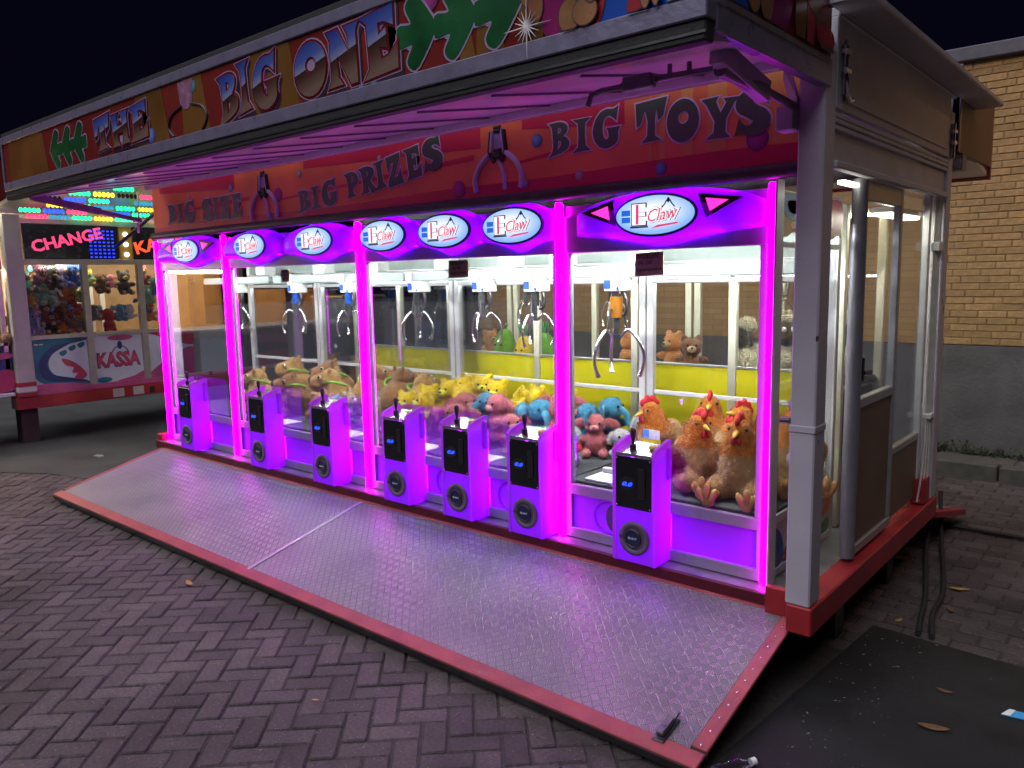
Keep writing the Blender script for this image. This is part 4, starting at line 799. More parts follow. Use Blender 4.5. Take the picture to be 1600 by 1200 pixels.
# ---- rear row of machines (their backs face us)
def rear_machine(label, x0, x1, claws):
    m = thing('claw_machine', label, 'claw machine', (0, 0, 0), 0, 'rear claw machines facing the other side'); y0, yb = 1.0, 1.76
    b = MB()
    for x in (x0, x1-.05, (x0+x1)/2-.03): b.box(x+.002, x+.05, y0, y0+.04, P0, 2.1, .003); b.box(x+.002, x+.05, yb-.04, yb, P0, 2.1, .003)
    b.build('post', mat('cream aluminium', (.66, .64, .52), .4, .2, .06), m)
    mid = (x0+x1)/2
    for a_, b_ in ((x0+.052, mid-.03), (mid+.022, x1-.052)):
        MB().box(a_, b_, y0+.01, y0+.03, .62, 1.19, .002).build('yellow_panel', YEL, m); MB().box(a_, b_, y0+.004, y0+.034, 1.192, 1.205, .002).build('panel_trim', ALUD, m)
        MB().box(a_, b_, y0+.018, y0+.022, 1.206, 1.72).build('rear_glass', GLASS, m)
    MB().box(x0+.052, x1-.052, yb-.02, yb-.016, 1.1, 1.86).build('front_glass', GLASS, m)
    MB().box(x0+.02, x1-.02, y0+.042, yb-.042, 1.08, 1.10).build('play_floor', mat('pale floor', (.4, .38, .34), .8), m)
    b = MB(); b.box(x0+.052, x1-.052, y0+.0, y0+.04, 1.72, 1.76, .004); b.box(x0+.052, x1-.052, y0+.006, y0+.04, 1.764, 1.80, .004); b.box(x0+.052, x1-.052, y0+.002, y0+.04, 1.804, 1.84, .004); b.build('rail', ALU, m)
    MB().box(x0+.02, x1-.02, y0+.05, yb, 2.09, 2.1).build('ceiling', WHITE, m)
    MB().box(x0+.052, x1-.052, y0+.01, y0+.03, 1.842, 2.088).build('header_board', WHITE, m)
    MB().box(x0+.06, x1-.06, yb-.12, yb-.10, 2.07, 2.088).build('led_tube', LEDY, m)
    MB().box(x0+.02, x1-.02, yb-.015, yb, .4, 1.06).build('front_panel', mat('dim plum panel', (.10, .06, .1), .5), m)
    for cx_, cy_, dz in claws: claw(m, cx_, cy_, 'black', dz, .95, .8)
rear_machine('rear claw machine at the right end with the cream sheep toys', -1.28, -.02, [(-.55, 1.4, -.05)])
rear_machine('rear claw machine seen through the triple machine, holding green fruit toys', -2.96, -1.30, [(-1.75, 1.4, -.03), (-2.55, 1.4, -.03)])
rear_machine('rear claw machine seen through the two-sign machine, beside the black box', -4.2, -2.98, [(-3.5, 1.4, 0)])
# tall black box in the aisle
bx = thing('speaker_box', 'tall black box standing behind the capybara toys', 'box', (-4.75, 1.12, .35))
MB().box(-.22, .3, 0, .45, 0, 1.25, .01).build('box_body', mat('black board', (.022, .022, .026), .6, 0, .2), bx)
MB().box(-.215, .295, -.004, -.001, .85, .855).build('seam', STEELD, bx); MB().prism([(0, .02), (.03, 0), (.05, .025), (.02, .045)], (.1, -.003, .78), X, Z, -Y, .001).build('paper_tag', WHITE, bx)
MB().box(-.23, .31, -.01, .46, 1.252, 1.27, .004).build('box_lid', mat('brown board', (.25, .15, .06), .7), bx)
shl = MB().box(-4.98, -4.30, 1.05, 1.6, 1.0, 1.02).build('shelf', ALU); tag(shl, 'white shelf board in the aisle behind the two-sign machine', 'shelf')

# ================================================================== PLUSH TOYS
def furred(name, mb, m, parent, voxel=.011, amp=.004, fs_=70, seed=0):
    o = mb.build(name, m, None)
    r = o.modifiers.new('r', 'REMESH'); r.mode = 'VOXEL'; r.voxel_size = voxel; r.use_smooth_shade = True
    s = o.modifiers.new('s', 'SMOOTH'); s.iterations = 4; s.factor = .5
    dg = bpy.context.evaluated_depsgraph_get(); me = bpy.data.meshes.new_from_object(o.evaluated_get(dg)); bpy.data.objects.remove(o)
    no = [Vector(v.normal) for v in me.vertices]
    for v, n_ in zip(me.vertices, no):
        k = noise.noise(v.co*fs_+Vector((seed, 0, 0)))+.6*noise.noise(v.co*fs_*.35)
        v.co += n_*(k*amp)
    rnd = random.Random(seed+len(me.vertices)); V_ = [v.co.copy() for v in me.vertices]; F_ = [tuple(p.vertices) for p in me.polygons]; ns = len(F_)
    if amp > .0035:
        tot = sum(p.area for p in me.polygons); dens = min(3600, tot/1.3e-5)/tot; ln_ = amp*2.3
        for p in me.polygons[:ns]:
            e = p.area*dens; k = int(e)+(rnd.random() < e-int(e))
            for _ in range(k):
                a, b_, c = (V_[p.vertices[i]] for i in (0, 1, 2)); t1, t2 = rnd.random(), rnd.random(); P_ = a+(b_-a)*t1+(c-b_)*t2*t1
                d = (p.normal+Vector((rnd.uniform(-.7, .7), rnd.uniform(-.7, .7), rnd.uniform(-1.0, .3)))).normalized()*ln_*rnd.uniform(.6, 1.3)
                sd = d.cross(Vector((rnd.uniform(-1, 1), rnd.uniform(-1, 1), rnd.uniform(-1, 1))))
                if sd.length < 1e-9: continue
                sd = sd.normalized()*.0016; i0 = len(V_); V_ += [P_-sd-p.normal*.002, P_+sd-p.normal*.002, P_+d]; F_.append((i0, i0+1, i0+2))
    me2 = bpy.data.meshes.new(name); me2.from_pydata(V_, [], F_); me2.update()
    me2.polygons.foreach_set('use_smooth', [True]*ns+[False]*(len(F_)-ns)); bpy.data.meshes.remove(me)
    return link(name, me2, m, parent)
def fur(name, c, v=.22): return mat('plush '+name, c, .95, 0, v, 45, .9, 170, sheen=.6, spec=.15)
EYE = mat('glossy black eye', (.008, .008, .008), .08, 0, 0); EYEW = mat('eye white', (.7, .68, .62), .3)
NOSE = mat('dark nose', (.03, .018, .014), .4)
LABELC = mat('paper tag', (.8, .8, .75), .6)
def park(o): o.hide_render = False; return o
def chicken():
    r = thing('plush_chicken', 'x', 'plush toy')
    b = MB(); b.ell((0, 0, .135), (.135, .125, .14)); b.ell((0, .09, .2), (.07, .06, .08)); b.ell((.085, -.06, .07), (.07, .085, .065)); b.ell((-.085, -.06, .07), (.07, .085, .065)); b.ell((0, -.02, .2), (.1, .095, .1)); furred('body', b, fur('beige', (.46, .27, .12)), r, amp=.006)
    b = MB(); b.ell((0, -.012, .245), (.098, .094, .07)); b.ell((0, -.018, .30), (.074, .072, .075)); b.ell((0, -.026, .355), (.055, .058, .055)); furred('neck', b, fur('rust', (.62, .19, .012)), r, amp=.007)
    b = MB(); b.cyl((0, -.07, .352), (0, -.125, .34), .021, 10, .003); b.build('beak', mat('felt yellow', (.65, .36, .06), .8, 0, .1), r)
    RF = mat('red felt', (.52, .018, .03), .85, 0, .15, 30, .3)
    b = MB()
    for k, (y, z, q) in enumerate(((-.065, .405, .02), (-.035, .42, .026), (-.002, .415, .024), (.022, .395, .018))): b.ell((0, y, z), (.014, .02, q+.006))
    furred('comb', b, RF, r, .007, .0)
    for sx in (-1, 1):
        MB().ell((.014*sx, -.085, .312), (.013, .012, .023)).build('wattle', RF, r); MB().ell((.044*sx, -.062, .368), .0085, None, 10, 6).build('eye', EYE, r)
        b = MB(); b.ell((.128*sx, -.01, .18), (.028, .075, .075), rotm('Y', 18*sx)); b.ell((.142*sx, .03, .135), (.024, .05, .05)); furred('wing', b, fur('russet', (.36, .14, .035)), r, amp=.006)
        YF = mat('felt yellow'); l = MB().tube([(.08*sx, -.11, .055), (.09*sx, -.17, .05), (.095*sx, -.2, .05)], [.022, .02, .02], 8).build('leg', YF, r)
        b = MB()
        for t in (-1, 0, 1): b.ell((.098*sx+.03*t, -.218, .062+.02*(1-abs(t))), (.017, .018, .042), rotm('Y', 24*t))
        b.ell((.097*sx, -.212, .035), (.035, .018, .03)); b.build('foot', mat('felt tan', (.5, .27, .1), .85, 0, .12), r)
    return r
def capybara(c='capy tan', col=(.50, .27, .085)):
    r = thing('plush_capybara', 'x', 'plush toy'); F = fur(c, col)
    b = MB(); b.ell((0, .03, .13), (.13, .14, .145)); b.ell((0, .0, .2), (.1, .1, .1)); furred('body', b, F, r)
    b = MB(); b.ell((0, -.03, .285), (.082, .085, .085)); b.ell((0, -.1, .268), (.068, .085, .066)); b.ell((0, -.15, .265), (.055, .035, .055)); furred('head', b, F, r)
    MB().ell((0, -.178, .285), (.04, .018, .03)).build('nose', mat('capy nose', (.07, .04, .022), .8), r)
    for sx in (-1, 1):
        MB().ell((.072*sx, -.075, .315), (.008, .014, .014), None, 10, 6).build('eye_ring', EYEW, r); MB().ell((.077*sx, -.078, .315), (.006, .009, .009), None, 10, 6).build('eye', EYE, r)
        MB().ell((.058*sx, -.0, .362), (.022, .014, .022)).build('ear', F, r)
        b = MB(); b.ell((.085*sx, -.09, .15), (.034, .06, .04)); furred('arm', b, F, r); b = MB(); b.ell((.1*sx, -.11, .045), (.045, .075, .045)); furred('leg', b, F, r)
    MB().tube([(.13*math.cos(q)*.8, .02+.12*math.sin(q)*.75, .235+.05*math.cos(q)) for q in [2*PI*i/20 for i in range(20)]], .009, 6, True).build('strap', mat('green strap', (.22, .42, .05), .7), r)
    return r
def bear(c, col, muz=None, ears=1.0, name='plush_bear'):
    r = thing(name, 'x', 'plush toy'); F = fur(c, col); Mz = fur(c+' pale', tuple(min(.85, q*1.5+.06) for q in col)) if muz is None else muz
    b = MB(); b.ell((0, 0, .105), (.085, .08, .105)); furred('body', b, F, r)
    b = MB(); b.ell((0, -.01, .255), (.085, .08, .08))
    for sx in (-1, 1): b.ell((.062*sx, .0, .325), (.03*ears, .018, .03*ears))
    furred('head', b, F, r)
    MB().ell((0, -.082, .24), (.038, .03, .03)).build('muzzle', Mz, r); MB().ell((0, -.111, .25), (.012, .008, .009), None, 10, 6).build('nose', NOSE, r)
    for sx in (-1, 1):
        MB().ell((.034*sx, -.08, .272), .0095, None, 10, 6).build('eye', EYE, r)
        b = MB(); b.ell((.098*sx, -.035, .145), (.035, .06, .03), rotm('Z', 25*sx)); furred('arm', b, F, r)
        b = MB(); b.ell((.065*sx, -.09, .035), (.036, .065, .036)); furred('leg', b, F, r); MB().ell((.065*sx, -.15, .037), (.027, .01, .027)).build('paw_pad', Mz, r)
    return r
def bunny(c, col):
    r = thing('plush_bunny', 'x', 'plush toy'); F = fur(c, col); Mz = fur(c+' pale', tuple(min(.85, q*1.3+.1) for q in col))
    b = MB(); b.ell((0, 0, .1), (.08, .075, .1)); furred('body', b, F, r)
    b = MB(); b.ell((0, -.01, .235), (.078, .074, .07)); furred('head', b, F, r)
    for sx in (-1, 1):
        b = MB(); b.ell((.125*sx, .0, .235), (.065, .018, .036), rotm('Y', 22*sx)); furred('ear', b, F, r)
        MB().ell((.036*sx, -.075, .245), .010, None, 10, 6).build('eye', EYE, r)
        b = MB(); b.ell((.085*sx, -.04, .13), (.03, .05, .027)); furred('arm', b, F, r); b = MB(); b.ell((.06*sx, -.09, .035), (.033, .07, .033)); furred('leg', b, F, r)
    MB().ell((0, -.078, .215), (.034, .022, .022)).build('muzzle', Mz, r); MB().ell((0, -.1, .222), (.008, .006, .006), None, 8, 5).build('nose', mat('pink nose', (.5, .12, .15), .6), r)
    return r
def elephant(c, col):
    r = thing('plush_elephant', 'x', 'plush toy'); F = fur(c, col); P_ = fur(c+' pale', tuple(min(.85, q*1.4+.08) for q in col))
    b = MB(); b.ell((0, .01, .1), (.09, .085, .1)); furred('body', b, F, r)
    b = MB(); b.ell((0, -.02, .24), (.085, .082, .08)); furred('head', b, F, r)
    MB().tube(crom([(0, -.09, .235), (0, -.135, .205), (0, -.145, .15), (0, -.17, .125)], 5), [.028-.0009*i for i in range(16)], 10).build('trunk', F, r)
    for sx in (-1, 1):
        b = MB(); b.ell((.12*sx, .0, .245), (.06, .016, .065), rotm('Z', -20*sx)); e = furred('ear', b, F, r); MB().ell((.122*sx, -.013, .245), (.042, .008, .047), rotm('Z', -20*sx)).build('ear_lining', P_, e)
        MB().ell((.04*sx, -.088, .262), .010, None, 10, 6).build('eye', EYE, r)
        b = MB(); b.ell((.09*sx, -.05, .13), (.034, .055, .032)); furred('arm', b, F, r); b = MB(); b.ell((.065*sx, -.09, .04), (.042, .06, .042)); furred('leg', b, F, r)
    return r
def puppy():
    r = thing('plush_puppy', 'x', 'plush toy'); F = fur('puppy white', (.68, .67, .66)); D = fur('puppy black', (.03, .03, .035)); RV_ = mat('red vest cloth', (.48, .03, .03), .8, 0, .15)
    b = MB(); b.ell((0, 0, .09), (.062, .06, .09)); furred('body', b, F, r)
    b = MB(); b.ell((0, 0, .125), (.067, .065, .055)); furred('vest', b, RV_, r, .009, .001)
    b = MB(); b.ell((0, -.01, .225), (.07, .066, .062)); b.ell((0, -.065, .208), (.035, .035, .028)); furred('head', b, F, r)
    MB().ell((0, -.1, .215), (.012, .009, .01), None, 10, 6).build('nose', NOSE, r)
    for sx in (-1, 1):
        b = MB(); b.ell((.072*sx, .0, .225), (.02, .03, .05), rotm('Y', -18*sx)); furred('ear', b, D if sx > 0 else F, r); MB().ell((.03*sx, -.066, .24), .010, None, 10, 6).build('eye', EYE, r)
        b = MB(); b.ell((.07*sx, -.03, .12), (.022, .04, .02)); furred('arm', b, F, r); b = MB(); b.ell((.045*sx, -.07, .03), (.027, .055, .027)); furred('leg', b, F, r)
        for k in range(2): MB().ell((.045*sx+random.uniform(-.01, .01), -.11+.05*k, .05), (.01, .012, .006), None, 8, 5).build('fur_spot', D, r)
    return r
def fruit(c, col, leaf, spiky):
    r = thing('plush_fruit', 'x', 'plush toy'); F = fur(c, col)
    b = MB(); b.ell((0, 0, .1), (.085, .08, .1)); b.ell((0, 0, .16), (.062, .06, .08)); furred('body', b, F, r)
    G_ = fur('leaf green', (.04, .2, .06))
    if spiky:
        for k in range(7):
            q = 2*PI*k/7; b = MB(); b.ell((.03*math.cos(q), .03*math.sin(q), .27), (.014, .008, .05), rotm('Z', math.degrees(q)) @ rotm('Y', 24)); b.build('leaf', G_, r)
    else: MB().tube([(0, 0, .235), (.005, 0, .255), (.02, 0, .268)], [.016, .012, .014], 8).build('stalk', fur('stalk', (.12, .16, .03)), r)
    for sx in (-1, 1): MB().ell((.028*sx, -.075, .13), .008, None, 8, 5).build('eye', EYE, r)
    return r
def sheep():
    r = thing('plush_sheep', 'x', 'plush toy'); F = mat('plush cream wool', (.62, .55, .38), .95, 0, .15, 60, .9, 90, sheen=.5); D = fur('sheep dark', (.055, .04, .035)); Tn = fur('sheep tan', (.5, .36, .2))
    b = MB(); b.ell((0, .02, .12), (.12, .11, .13)); furred('body', b, F, r, amp=.012, fs_=55)
    b = MB(); b.ell((0, -.01, .375), (.062, .055, .045)); furred('wool_cap', b, F, r, amp=.010, fs_=60)
    b = MB(); b.ell((0, -.05, .30), (.05, .055, .075)); furred('head', b, D, r)
    for sx in (-1, 1):
        b = MB(); b.ell((.085*sx, -.03, .29), (.028, .018, .06), rotm('Y', -25*sx)); furred('ear', b, D, r); MB().ell((.025*sx, -.1, .325), (.014, .009, .016), None, 10, 6).build('eye', EYEW, r)
        b = MB(); b.ell((.08*sx, -.12, .04), (.03, .07, .03)); furred('leg', b, D, r)
    return r
def place(src, used, x, y, z, rz, s, label, group, tilt=(0, 0), recol=None):
    o = src if not used[0] else copytree(src); used[0] = True
    o.location = (x, y, z); o.rotation_euler = (math.radians(tilt[0]), math.radians(tilt[1]), math.radians(rz)); o.scale = (s,)*3
    tag(o, label, None, group)
    if recol:
        for ch in o.children_recursive:
            nm = ch.name.split('.')[0]
            if nm in recol: remat(ch, recol[nm])
    return o
FLZ = .655
ck, u_ck = chicken(), [False]
for (x, y, z, rz, s, lb, tl) in ((-.23, .24, FLZ, 5, .98, 'plush chicken sitting at the front glass with both yellow feet stretched out', (4, 0)), (-.50, .24, FLZ, 62, .95, 'plush chicken in profile beside the wide control box, facing left', (0, 3)), (-.46, .50, FLZ+.0, -30, 1.0, 'pale plush chicken leaning back in the middle of the chicken pile', (-22, 0)), (-.66, .74, FLZ+.0, 20, .98, 'plush chicken at the back glass of the right machine, tallest of the pile', (-6, 0)), (-.84, .52, FLZ, -35, .98, 'plush chicken left of the pile carrying a blue and white card', (8, 0)), (-.10, .52, FLZ, 40, 1.0, 'plush chicken pressed against the side glass by the white post', (0, 0)), (-.30, .72, FLZ+.02, 5, .95, 'plush chicken at the back right corner, half hidden by the pink light strip', (0, 0))):
    place(ck, u_ck, x, y, z, rz, s, lb, 'plush chickens in the right claw machine', tl)
tagm = MB().box(-.86, -.76, .352, .356, .86, .91).build('ticket_card', mat('paper tag')); tag(tagm, 'blue and white card with yellow edge in front of a plush chicken', 'card'); MB().box(-.86, -.825, .3495, .3515, .868, .91).build('blue_print', LB, tagm); MB().box(-.87, -.755, .353, .357, .84, .859).build('yellow_edge', YEL, tagm)
pu, u_pu = puppy(), [False]
for (x, y, z, rz, s, lb) in ((-1.0, .62, FLZ, 15, 1.0, 'white plush puppy in a red vest upright in the right machine'), (-1.04, .40, FLZ, 50, .8, 'small white plush puppy slumped below the upright one'), (-1.06, .76, FLZ, -30, .85, 'white plush puppy near the pink strip, behind the others'), (-1.3, .3, FLZ, -60, .8, 'white plush puppy lying in the three-sign machine beside its last control box')):
    place(pu, u_pu, x, y, z, rz, s, lb, 'plush puppies in red vests')
CAPB = fur('capy brown', (.30, .13, .045)); cb = {k: CAPB for k in ('body', 'head', 'arm', 'leg', 'ear')}
cp, u_cp = capybara(), [False]
for (x, y, z, rz, s, lb, rc) in ((-4.66, .33, FLZ, -72, 1.05, 'tan plush capybara in profile in the leftmost machine', None), (-4.62, .68, FLZ+.06, -60, 1.15, 'tan plush capybara at the back of the leftmost machine', None), (-4.20, .36, FLZ, -40, 1.0, 'brown plush capybara with a green strap behind the second control box', cb), (-3.74, .42, FLZ+.02, -62, 1.15, 'large tan plush capybara in profile behind the two-sign glass', None), (-4.05, .66, FLZ+.07, -50, 1.15, 'brown plush capybara behind the large tan one', cb), (-3.62, .72, FLZ+.08, 160, 1.1, 'tan plush capybara turned away with green straps at the back', None), (-3.32, .74, FLZ+.05, 170, 1.1, 'brown plush capybara turned away beside the rear column', cb), (-3.06, .74, FLZ+.03, 190, 1.05, 'tan plush capybara turned away next to the yellow bears', None)):
    place(cp, u_cp, x, y, FLZ+(z-FLZ)*.5, rz, s*.94, lb, 'plush capybaras', recol=rc)
pb_, u_pb = bear('pastel pink', (.62, .34, .36)), [False]
PAST = [fur('pastel mint', (.2, .52, .36)), fur('pastel blue', (.25, .45, .62)), fur('pastel cream', (.66, .52, .34)), fur('pastel peach', (.66, .36, .22))]
for (x, y, z, rz, s, lb, c1, c2) in ((-3.66, .22, FLZ, 80, .75, 'tie-dye plush bear with mint body at the two-sign glass', 0, 3), (-3.50, .36, FLZ, 120, .75, 'tie-dye plush bear with blue body lying behind the mint one', 1, 2), (-3.40, .20, FLZ+.0, -40, .75, 'tie-dye plush bear with peach body nearest the third control box', 3, 1), (-3.30, .44, FLZ, 20, .75, 'tie-dye plush bear with cream body and mint head', 2, 0), (-3.12, .30, FLZ, 60, .7, 'tie-dye plush bear with blue body and cream head by the strip', 1, 2)):
    place(pb_, u_pb, x, y, z, rz, s, lb, 'pastel tie-dye plush bears', recol={'body': PAST[c1], 'leg': PAST[c1], 'head': PAST[c2], 'arm': fur('pastel pink', (.62, .34, .36))})
yb_, u_yb = bear('bright yellow', (.88, .62, .004), ears=1.15), [False]
for (x, y, z, rz, s, lb) in ((-2.92, .46, FLZ, 10, 1.0, 'yellow plush bear right beside the strip in the two-sign machine'), (-2.66, .40, FLZ+.03, -25, 1.05, 'yellow plush bear facing out behind the first box of the three-sign machine'), (-2.50, .62, FLZ+.06, 20, 1.1, 'yellow plush bear in the middle of the yellow pile'), (-2.36, .48, FLZ+.05, -40, 1.1, 'large yellow plush bear looking left, at the front of the yellow pile'), (-2.28, .74, FLZ+.10, 15, 1.1, 'yellow plush bear at the back, top of the yellow pile'), (-2.08, .76, FLZ+.06, 120, 1.05, 'yellow plush bear on its side by the white column'), (-2.74, .72, FLZ+.08, 0, 1.05, 'yellow plush bear in the back left corner of the three-sign machine'), (-1.90, .72, FLZ+.06, 160, 1.15, 'yellow plush bear turned away right of the white column'), (-1.72, .80, FLZ+.09, 200, 1.0, 'yellow plush bear turned away at the back, behind blue and pink toys'), (-2.86, .62, FLZ+.05, 30, 1.0, 'yellow plush bear behind the one beside the strip'), (-2.60, .76, FLZ+.16, -20, 1.0, 'yellow plush bear heaped high at the back glass, left of the column'), (-2.22, .58, FLZ+.02, 50, 1.0, 'yellow plush bear squeezed between the white column and a pink bunny'), (-2.44, .76, FLZ+.17, 40, 1.0, 'yellow plush bear topmost in the heap left of the column'), (-1.98, .60, FLZ+.02, 80, .95, 'yellow plush bear peeping out right of the white column')):
    place(yb_, u_yb, x, y, FLZ+(z-FLZ)*.7, rz, s*.84, lb, 'yellow plush bears')
pk, u_pk = bunny('rose pink', (.62, .17, .20)), [False]
for (x, y, z, rz, s, lb) in ((-2.24, .28, FLZ, 25, .95, 'pink plush bunny right behind the middle of the three control boxes'), (-2.30, .42, FLZ+.06, 80, .9, 'pink plush bunny lying against the yellow bears'), (-2.02, .46, FLZ+.04, -15, 1.0, 'pink plush bunny in front of the white column'), (-1.56, .52, FLZ+.02, 130, 1.1, 'pink plush bunny turned sideways at the right, largest of the pink ones'), (-1.66, .66, FLZ+.06, 200, 1.0, 'pink plush bunny turned away behind the largest pink one'), (-1.84, .36, FLZ, 60, .8, 'pink plush bunny slumped behind the third control box'), (-2.42, .30, FLZ, -50, .8, 'pink plush bunny leaning on the left control box of three'), (-1.34, .58, FLZ, 30, .85, 'pink plush bunny against the right glass edge of the three-sign machine')):
    place(pk, u_pk, x, y, z, rz, s, lb, 'pink plush bunnies')
el, u_el = elephant('sky blue', (.06, .30, .48)), [False]
for (x, y, z, rz, s, lb) in ((-2.14, .50, FLZ+.05, -30, .9, 'sky blue plush elephant between the pink bunnies'), (-1.76, .56, FLZ, 60, 1.0, 'blue plush elephant sitting right of the white column'), (-1.42, .64, FLZ+.02, -60, .9, 'blue plush elephant at the far right of the three-sign machine'), (-1.36, .76, FLZ+.05, 100, .9, 'blue plush elephant at the back right, half behind another')):
    place(el, u_el, x, y, z, rz, s, lb, 'blue plush elephants')
rc_ = {k: fur('mint green', (.14, .46, .24)) for k in ('body', 'head', 'ear', 'trunk', 'arm', 'leg')}
place(el, u_el, -1.50, .20, FLZ, 90, .7, 'small mint plush elephant alone on the grey floor of the three-sign machine', 'small lone toys', recol=rc_)
# toys of the rear machines
RZ = 1.10
f1, uf1 = fruit('melon green', (.16, .36, .03), None, False), [False]; place(f1, uf1, -2.62, 1.22, RZ, 0, 1.1, 'plump green plush fruit with a short stalk on the rear floor', 'plush fruits')
f2, uf2 = fruit('pine yellow', (.68, .48, .02), None, True), [False]; place(f2, uf2, -2.42, 1.22, RZ-.02, 0, 1.0, 'yellow plush pineapple between two green fruits', 'plush fruits')
f3, uf3 = fruit('kiwi green', (.12, .32, .04), None, True), [False]; place(f3, uf3, -2.23, 1.22, RZ-.01, 0, 1.08, 'green plush pineapple right of the yellow one', 'plush fruits')
NAVY = fur('denim blue', (.035, .085, .20)); MZ = {k: fur('sand muzzle', (.42, .30, .18)) for k in ('muzzle', 'paw_pad')}; nv = {k: NAVY for k in ('body', 'head', 'arm', 'leg')} | MZ
for i, (x, y, rz, lb) in enumerate(((-3.62, 1.3, 150, 'dark blue plush bear leaning at the left above the yellow panel'), (-3.44, 1.22, 200, 'dark blue plush bear face down above the yellow panel'), (-3.30, 1.32, 170, 'dark blue plush bear beside the white column above the yellow panel'))):
    place(yb_, u_yb, x, y, RZ, rz, .85, lb, 'dark blue plush bears', recol=nv)
BRN = fur('chestnut', (.20, .075, .03)); ORG = fur('apricot', (.55, .22, .06))
for (x, y, rz, s, lb, cc) in ((-1.02, 1.2, 30, .75, 'chestnut plush bear behind the column above the yellow panel', BRN), (-1.52, 1.25, 90, .8, 'apricot plush bear lying above the yellow panel left of the column', ORG), (-1.20, 1.3, -20, .8, 'apricot plush bear right of the column above the yellow panel', ORG), (-2.85, 1.3, 70, .7, 'apricot plush bear lying left of the green fruit', ORG)):
    place(yb_, u_yb, x, y, RZ, rz, s, lb, 'brown and apricot plush bears', recol={k: cc for k in ('body', 'head', 'arm', 'leg')} | MZ)
sh, u_sh = sheep(), [False]
for (x, y, rz, s, lb) in ((-.64, 1.2, -40, .9, 'cream plush sheep half behind the pink strip, in the rear machine'), (-.41, 1.2, 30, 1.0, 'cream plush sheep seen between the pink strip and the white post'), (.06-.2, 1.32, 80, 1.0, 'cream plush sheep seen through the side door glass')):
    place(sh, u_sh, x, y, RZ, rz, s, lb, 'cream plush sheep')

# ================================================================== CASH BOOTH at the left (front faces +X)
BX = -8.4
K = thing('cash_booth', 'toy filled cash booth with KASSA and CHANGE signs and coloured bulbs', 'booth')
BAL = mat('booth aluminium', (.50, .49, .44), .35, .4, .12, 8); PNK = mat('print hot pink', (.55, .10, .27), .4, 0, .15, 5); TEAL = mat('print teal', (.01, .16, .25), .4, 0, .35, 4); NAVYP = mat('print navy', (.012, .035, .16), .4, 0, .3, 5); PAL = mat('print pale lilac', (.72, .76, .90), .4, 0, .05, 3)
MB().box(BX-.2, BX+.02, -.40, 2.6, .40, .54, .008).build('red_beam', REDP, K)
for y in (.62, .86): MB().box(BX+.0205, BX+.024, y, y+.13, .42, .52).build('reflector_plate', mat('reflector grey', (.5, .48, .48), .4), K)
MB().box(BX+.0205, BX+.03, 1.06, 1.12, .42, .5).build('socket', BLACK, K)
MB().box(BX-.3, BX-.12, -.34, -.16, 0, .398, .01).build('support_block', mat('dark timber', (.06, .04, .035), .8), K)
MB().box(BX-.12, BX+.03, -.38, -.20, .541, 2.54, .01).build('post', mat('cream post', (.55, .56, .52), .45, 0, .12, 4), K)
for z, m_ in ((.541, REDP), (.60, WHITE), (.655, REDP)): MB().box(BX-.12, BX+.033, -.383, -.197, z, z+.05, .004).build('post_band', m_, K)
for y in (.42, 1.06, 1.72, 2.4): MB().box(BX-.05, BX+.02, y-.03, y+.04, .60, 2.05 if y != .42 else 2.02, .004).build('mullion', BAL, K)
MB().box(BX-.05, BX+.015, -.198, 2.6, .542, .60, .004).build('bottom_rail', PNK, K)
MB().box(BX-.05, BX+.012, -.198, 2.6, 1.165, 1.21, .004).build('sill_rail', BAL, K); MB().box(BX-.05, BX+.012, -.198, 2.6, 2.0, 2.06, .004).build('head_rail', BAL, K)
MB().box(BX-.05, BX+.012, -.198, 2.6, 2.45, 2.50, .004).build('top_rail', BAL, K)
for i, (ya, yb2) in enumerate(((-.19, .388), (.462, 1.028), (1.102, 1.688), (1.762, 2.36))):
    MB().box(BX-.03, BX-.02, ya, yb2, .602, 1.164).build('lower_panel', PAL, K)
    gl = MB().box(BX-.012, BX-.008, ya, yb2, 1.212, 1.998).build('window_glass', GLASS, K)
def kp(name, pts, m, d=0, smooth=True): return MB().prism(sm(pts, 4) if smooth else pts, (BX-.0195+d, 0, 0), Y, Z, X, .0012).build(name, m, K)
kp('printed_swirl', [(-.19, .75), (-.1, .66), (.1, .64), (.385, .62), (.3, .68), (.05, .73), (-.04, .85), (.0, .98), (.15, 1.08), (.385, 1.13), (.385, 1.16), (-.18, 1.16), (-.188, .95)], TEAL)
kp('printed_swirl', [(-.14, .8), (-.06, .69), (.2, .66), (.385, .64), (.2, .70), (.0, .76), (-.06, .88), (.02, 1.0), (.2, 1.1), (.02, 1.08), (-.12, .95)], NAVYP, .0015)
for y, z in ((.08, 1.0), (.18, 1.05), (.28, 1.08)): kp('printed_drop', [(y, z), (y+.07, z+.03), (y+.08, z-.01), (y+.03, z-.04)], TEAL, .002)
kp('printed_swirl', [(-.188, .605), (.38, .605), (.3, .63), (.0, .66), (-.188, .65)], PNK, .003)
kp('printed_ribbon', [(.1, .93), (.2, .90), (.3, .82), (.36, .72), (.3, .68), (.22, .70), (.27, .75), (.2, .76), (.22, .82), (.14, .85)], mat('print rose', (.55, .06, .14), .4), .003)
kp('printed_oval', ring(.77, 1.13, .15, .035), PNK, .001, False); kp('printed_oval', ring(.55, .635, .09, .033), TEAL, .001, False)
kp('printed_swirl', [(.7, .605), (1.02, .605), (1.025, .70), (.9, .65)], PNK, .001); kp('printed_swirl', [(1.105, .605), (1.68, .605), (1.68, .95), (1.4, .85), (1.15, .70)], PNK, .001); kp('printed_swirl', [(1.11, 1.16), (1.68, 1.16), (1.68, .98), (1.4, 1.05), (1.2, 1.13)], mat('print rose'), .001)
